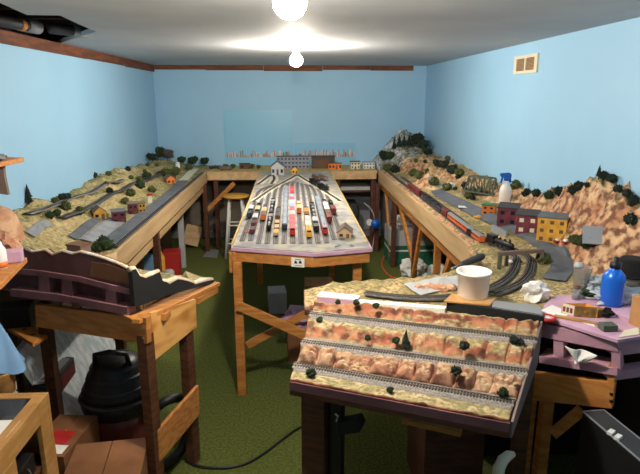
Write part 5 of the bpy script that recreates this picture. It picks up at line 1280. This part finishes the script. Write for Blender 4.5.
obj('bracket', MB().prism([onp(x, y, (XL, 2.6), (-1.2, 2.6)) for x, y in ((-14, 166), (3, 165), (4, 176), (8, 195), (-14, 192))], (0, .02, 0)), 'roof_brown', t)
p = aty(8, 154, 2.62)
for k, (dx, dy, m, lab) in enumerate(((-.03, .0, 'darkgrey', 'dark grey magazine lying on the upper left shelf'), (.0, -.06, 'grey', 'grey magazine overlapping the dark one on upper shelf'))):
    tag(obj('magazine', MB().cbox((a.x-.12+dx, 2.62+dy, zu+.006+.012*k), (.2, .15, .010), .3+.2*k), m), lab, 'magazine')
# glass topped wooden cabinet
t = thing('display_cabinet', 'light wood cabinet with dark glass top in lower left corner', 'cabinet', (-1.25, 1.7, 0))
cz = .70; x1_ = -1.03; yb2 = 2.175; yf2 = 1.2; xl2 = -1.55
fr = MB()
obj('back_panel', MB().box(xl2, x1_, yb2-.02, yb2, 0, cz), 'cabwood', t, bevel=.002)
def sp_(x, y): return atx(x, y, x1_)
zt1 = cz; side = [( .0)]
obj('side_stile', MB().box(x1_-.02, x1_, yb2-.10, yb2-.0205, 0, cz), 'cabwood', t, bevel=.002)
obj('side_rail', MB().box(x1_-.02, x1_, yf2, yb2-.101, cz-.09, cz), 'cabwood', t, bevel=.002)
obj('side_stile', MB().box(x1_-.02, x1_, yf2, 1.86, 0, cz-.091), 'cabwood', t, bevel=.002)
obj('side_rail', MB().box(x1_-.02, x1_, 1.861, yb2-.101, 0, .38), 'cabwood', t)
obj('top_frame', MB().box(xl2, x1_-.0205, yb2-.045, yb2-.0205, cz-.02, cz).box(x1_-.05, x1_-.021, yf2, yb2-.046, cz-.02, cz), 'cabwood', t, bevel=.001)
obj('glass_top', MB().box(xl2, x1_-.051, yf2, yb2-.046, cz-.012, cz-.004), 'glasstop_reflection', t)
obj('inner_shelf', MB().box(xl2, x1_-.021, yf2, yb2-.021, .40, .415), 'darkwood', t)
tag(obj('black_device', MB().box(-1.35, -1.06, 1.78, 2.05, .416, .50), 'black', bevel=.004), 'black box device inside the light wood cabinet', 'device')
flat('paper_sheet', 'white sheet of paper lying on the dark glass top', 'paper', [(-6, 421), (21, 420), (8, 436), (-6, 448)], cz-.003, .002, 'paper')
wv = [Vector((x1_-.03, 1.93, .46)), Vector((x1_+.012, 1.90, .40)), Vector((x1_+.02, 1.86, .36)), Vector((x1_+.02, 1.82, .25)), Vector((x1_+.03, 1.83, .05)), Vector((x1_+.06, 1.83, .006))]
tag(obj('yellow_wire', MB().tube(resample(wv, .02), .004, 6), 'yellow'), 'yellow wire hanging out of the light wood cabinet', 'wire')
wv = [q+Vector((.004, .05, .012)) for q in wv]; wv[-1].z = .006
tag(obj('black_wire', MB().tube(resample(wv, .02), .004, 6), 'cord'), 'black wire hanging beside the yellow wire', 'wire')
# cardboard boxes
def openbox(label, cx, cy, w, d, h, rz, m, flap):
    t = thing('cardboard_box', label, 'box', (cx, cy, 0), None, 0)
    b = MB(); b.box(-w/2, w/2, -d/2, -d/2+.006, 0, h).box(-w/2, w/2, d/2-.006, d/2, 0, h).box(-w/2, -w/2+.006, -d/2+.0061, d/2-.0061, 0, h).box(w/2-.006, w/2, -d/2+.0061, d/2-.0061, 0, h).box(-w/2, w/2, -d/2, d/2, 0, .006)
    o = obj('carton', b, m); o.parent = t
    f = MB()
    if flap == 'closed': f.box(-w/2, -.002, -d/2, d/2, h, h+.005).box(.002, w/2, -d/2, d/2, h, h+.005)
    else:
        f.add([(-w/2, -d/2, h), (w/2, -d/2, h), (w/2, -d/2-.12, h+.06), (-w/2, -d/2-.12, h+.06)], [(0,1,2,3)]); f.add([(-w/2, d/2, h), (w/2, d/2, h), (w/2, d/2+.1, h+.05), (-w/2, d/2+.1, h+.05)], [(0,1,2,3)]); f.box(-w/2, w/2, -d/2+.0061, d/2-.0061, h-.02, h-.012)
    o = obj('flaps', f, m); o.parent = t; t.rotation_euler.z = rz
    return t
openbox('closed brown cardboard box on the carpet below the vacuum', -.85, 2.23, .33, .36, .30, .12, 'cardboard_dk', 'closed')
t = openbox('brown cardboard box with red print beside the light wood cabinet', -1.13, 2.46, .20, .34, .31, -.12, 'cardboard_dk', 'closed')
o = obj('red_print', MB().box(-.06, .06, -.08, .03, .3155, .3162), 'red'); o.parent = t
o = obj('white_label', MB().box(.0, .08, -.15, -.085, .3155, .3163), 'paper'); o.parent = t
# shop vacuum
vx, vy = -.955, 2.80; t = thing('shop_vacuum', 'black shop vacuum standing under the left bench end', 'vacuum cleaner', (vx, vy, 0))
obj('tank', MB().lathe([(.001, .05), (.15, .05), (.165, .07), (.185, .27), (.001, .271)], (vx, vy, 0), 28), 'vacred', t, True)
obj('tank_rim', MB().lathe([(.001, .27), (.187, .27), (.195, .30), (.195, .36), (.001, .361)], (vx, vy, 0), 28), 'vac', t, True)
obj('motor_head', MB().lathe([(.19, .36), (.185, .39), (.165, .41), (.16, .45), (.14, .47), (.135, .51), (.11, .545), (.06, .565), (.001, .57)], (vx, vy, 0), 28), 'vac', t, True)
for z, r in ((.41, .169), (.47, .146), (.345, .199)): obj('rim_ring', MB().lathe([(r, z-.008), (r+.006, z), (r, z+.008)], (vx, vy, 0), 28), 'vacgrey', t, True)
obj('handle', MB().tube([(vx-.09, vy-.06, .53), (vx-.08, vy-.07, .60), (vx, vy-.08, .62), (vx+.08, vy-.07, .60), (vx+.09, vy-.06, .53)], .014, 8), 'vac', t, True)
for i in range(4): a = i*PI/2+.6; obj('caster', MB().blob((vx+.15*math.cos(a), vy+.15*math.sin(a), .027), .027, 1, .02), 'black', t, True)
hs = [Vector((vx+.17, vy-.10, .25)), Vector((-.68, vy-.10, .34)), Vector((-.60, 2.78, .30)), Vector((-.585, 2.75, .16)), Vector((-.62, 2.68, .05)), Vector((-.72, 2.55, .03))]
obj('hose', MB().tube(resample(hs, .015), [.024+.003*(i%2) for i in range(len(resample(hs, .015)))], 10), 'black', t, True)
# wrapped panel and behind
wpv = [(-1.10, 2.70, .0), (-1.05, 3.55, .0), (-1.40, 3.55, .70), (-1.42, 2.72, .62)]
tag(obj('wrapped_panel', MB().prism(wpv, (-.04, 0, -.0)), 'plastic_film', bevel=.006), 'grey blue panel wrapped in plastic film behind the vacuum', 'panel')
# tray box
t = thing('storage_box', 'dark red box with grey tray lid under the left bench', 'box', (-1.42, 2.55, 0))
zz = .45; pb = [atz(29, 383, zz), atz(47, 388, zz), atz(74, 357, zz), atz(52, 355, zz)]
obj('body', MB().prism([(p.x, p.y, 0) for p in pb], (0, 0, zz-.03)), 'dkred', t); obj('lid', MB().prism([(p.x, p.y, zz-.03) for p in pb], (0, 0, .03)), 'darkgrey', t, bevel=.004)
cn = sum((p for p in pb), Vector())/4; obj('tray', MB().prism([tuple(cn+(p-cn)*.8)[:2]+(zz+.0005,) for p in pb], (0, 0, .008)), 'grey', t)
p = pb[0].lerp(pb[1], .5); obj('white_clip', MB().cbox((p.x+.0, p.y+.012, zz+.012), (.05, .02, .012), .2), 'white', t)
# bracket plank with gear
zz = .72; pk = [atz(8, 331, zz), atz(33, 347, zz), atz(48, 339, zz), atz(26, 325, zz)]
t = thing('shelf_plank', 'light wood plank with holes under the left pink foam', 'plank', (pk[0].x, pk[0].y, zz))
obj('plank', MB().prism([tuple(p)for p in pk], (0, 0, .02)), 'pine', t, bevel=.002)
obj('support', MB().box(pk[0].x-.02, pk[0].x+.02, pk[0].y, pk[0].y+.04, 0, zz-.0005), 'darkwood', t)
for f in (.35, .7):
    q = pk[3].lerp(pk[2], f).lerp(pk[0].lerp(pk[1], f), .5); obj('hole', MB().lathe([(.001, .0201), (.012, .0202)], q, 12), 'black', t)
p = atz(18, 333, zz+.021); tag(obj('black_power_supply', MB().cbox((p.x-.06, p.y+.12, zz+.021+.055), (.16, .12, .11), .2), 'black', bevel=.005), 'black power supply on the light wood plank', 'device')
# stack of paper at the edge
t = thing('paper_stack', 'stack of pale papers at the left picture edge', 'papers', (-1.30, 2.32, 0))
for k in range(7):
    obj('paper_bundle', MB().cbox((-1.42+.006*((k*5)%3), 2.40, .50+.05*k), (.16, .24, .046), .05*((k*3)%4-1)), ['lightgrey', 'cream', 'grey'][k % 3], t, bevel=.006)
obj('stand', MB().box(-1.50, -1.34, 2.30, 2.50, 0, .475), 'darkwood', t)
# blue cloth over a hoop basket
p = atz(8, 392, .72); bx, by_ = -1.285, 2.29
t = thing('wicker_basket', 'tan round basket behind the light wood cabinet', 'basket', (bx, by_, .0))
obj('basket', MB().lathe([(.05, .64), (.055, .645), (.062, .735), (.066, .742), (.063, .748), (.057, .738), (.05, .652), (.001, .65)], (bx, by_, 0), 24), 'cabwood', t, True)
obj('stand', MB().lathe([(.05, 0), (.05, .02), (.03, .05), (.03, .639)], (bx, by_, 0), 16), 'darkwood', t, True)
def bc(u, v):
    a = 2*PI*u; r = .018+.085*v**1.1*(1+.16*math.sin(a*5+v*3)+.10*math.sin(a*2+1)); return Vector((bx-.005+r*1.0*math.cos(a), by_+.02+r*.8*math.sin(a), .97-.22*v+.012*math.sin(a*3)))
tag(obj('blue_cloth', MB().grid(bc, 48, 14), 'cloth_blue', smooth=True), 'light blue cloth hanging over the tan basket', 'cloth')

crate('bin_or_filler', 'large dark filler box added under the cluttered right table end', 'bin', 1.0, 1.72, 2.62, 3.0, 0, .66, 'blackmat')  # black filler box, added to darken the bright gap between the table legs
# ================================================================ CAMERA, WORLD
cam = bpy.data.cameras.new('camera'); co = bpy.data.objects.new('camera', cam); C.objects.link(co)
cam.sensor_fit = 'HORIZONTAL'; cam.sensor_width = 36; cam.lens = F/640*36; cam.clip_start = .02
co.matrix_world = Matrix(((RR.x, UU.x, -FW.x, 0), (RR.y, UU.y, -FW.y, 0), (RR.z, UU.z, -FW.z, H), (0, 0, 0, 1)))
S = bpy.context.scene; S.camera = co
w = bpy.data.worlds.new('world'); S.world = w; w.use_nodes = True
w.node_tree.nodes['Background'].inputs[0].default_value = (.02, .022, .025, 1)
S.view_settings.view_transform = 'Standard'; S.view_settings.look = 'None'; S.view_settings.gamma = 1; S.view_settings.exposure = EXPOSURE
S.cycles.use_denoising = True; S.cycles.max_bounces = 8; S.cycles.sample_clamp_indirect = 6
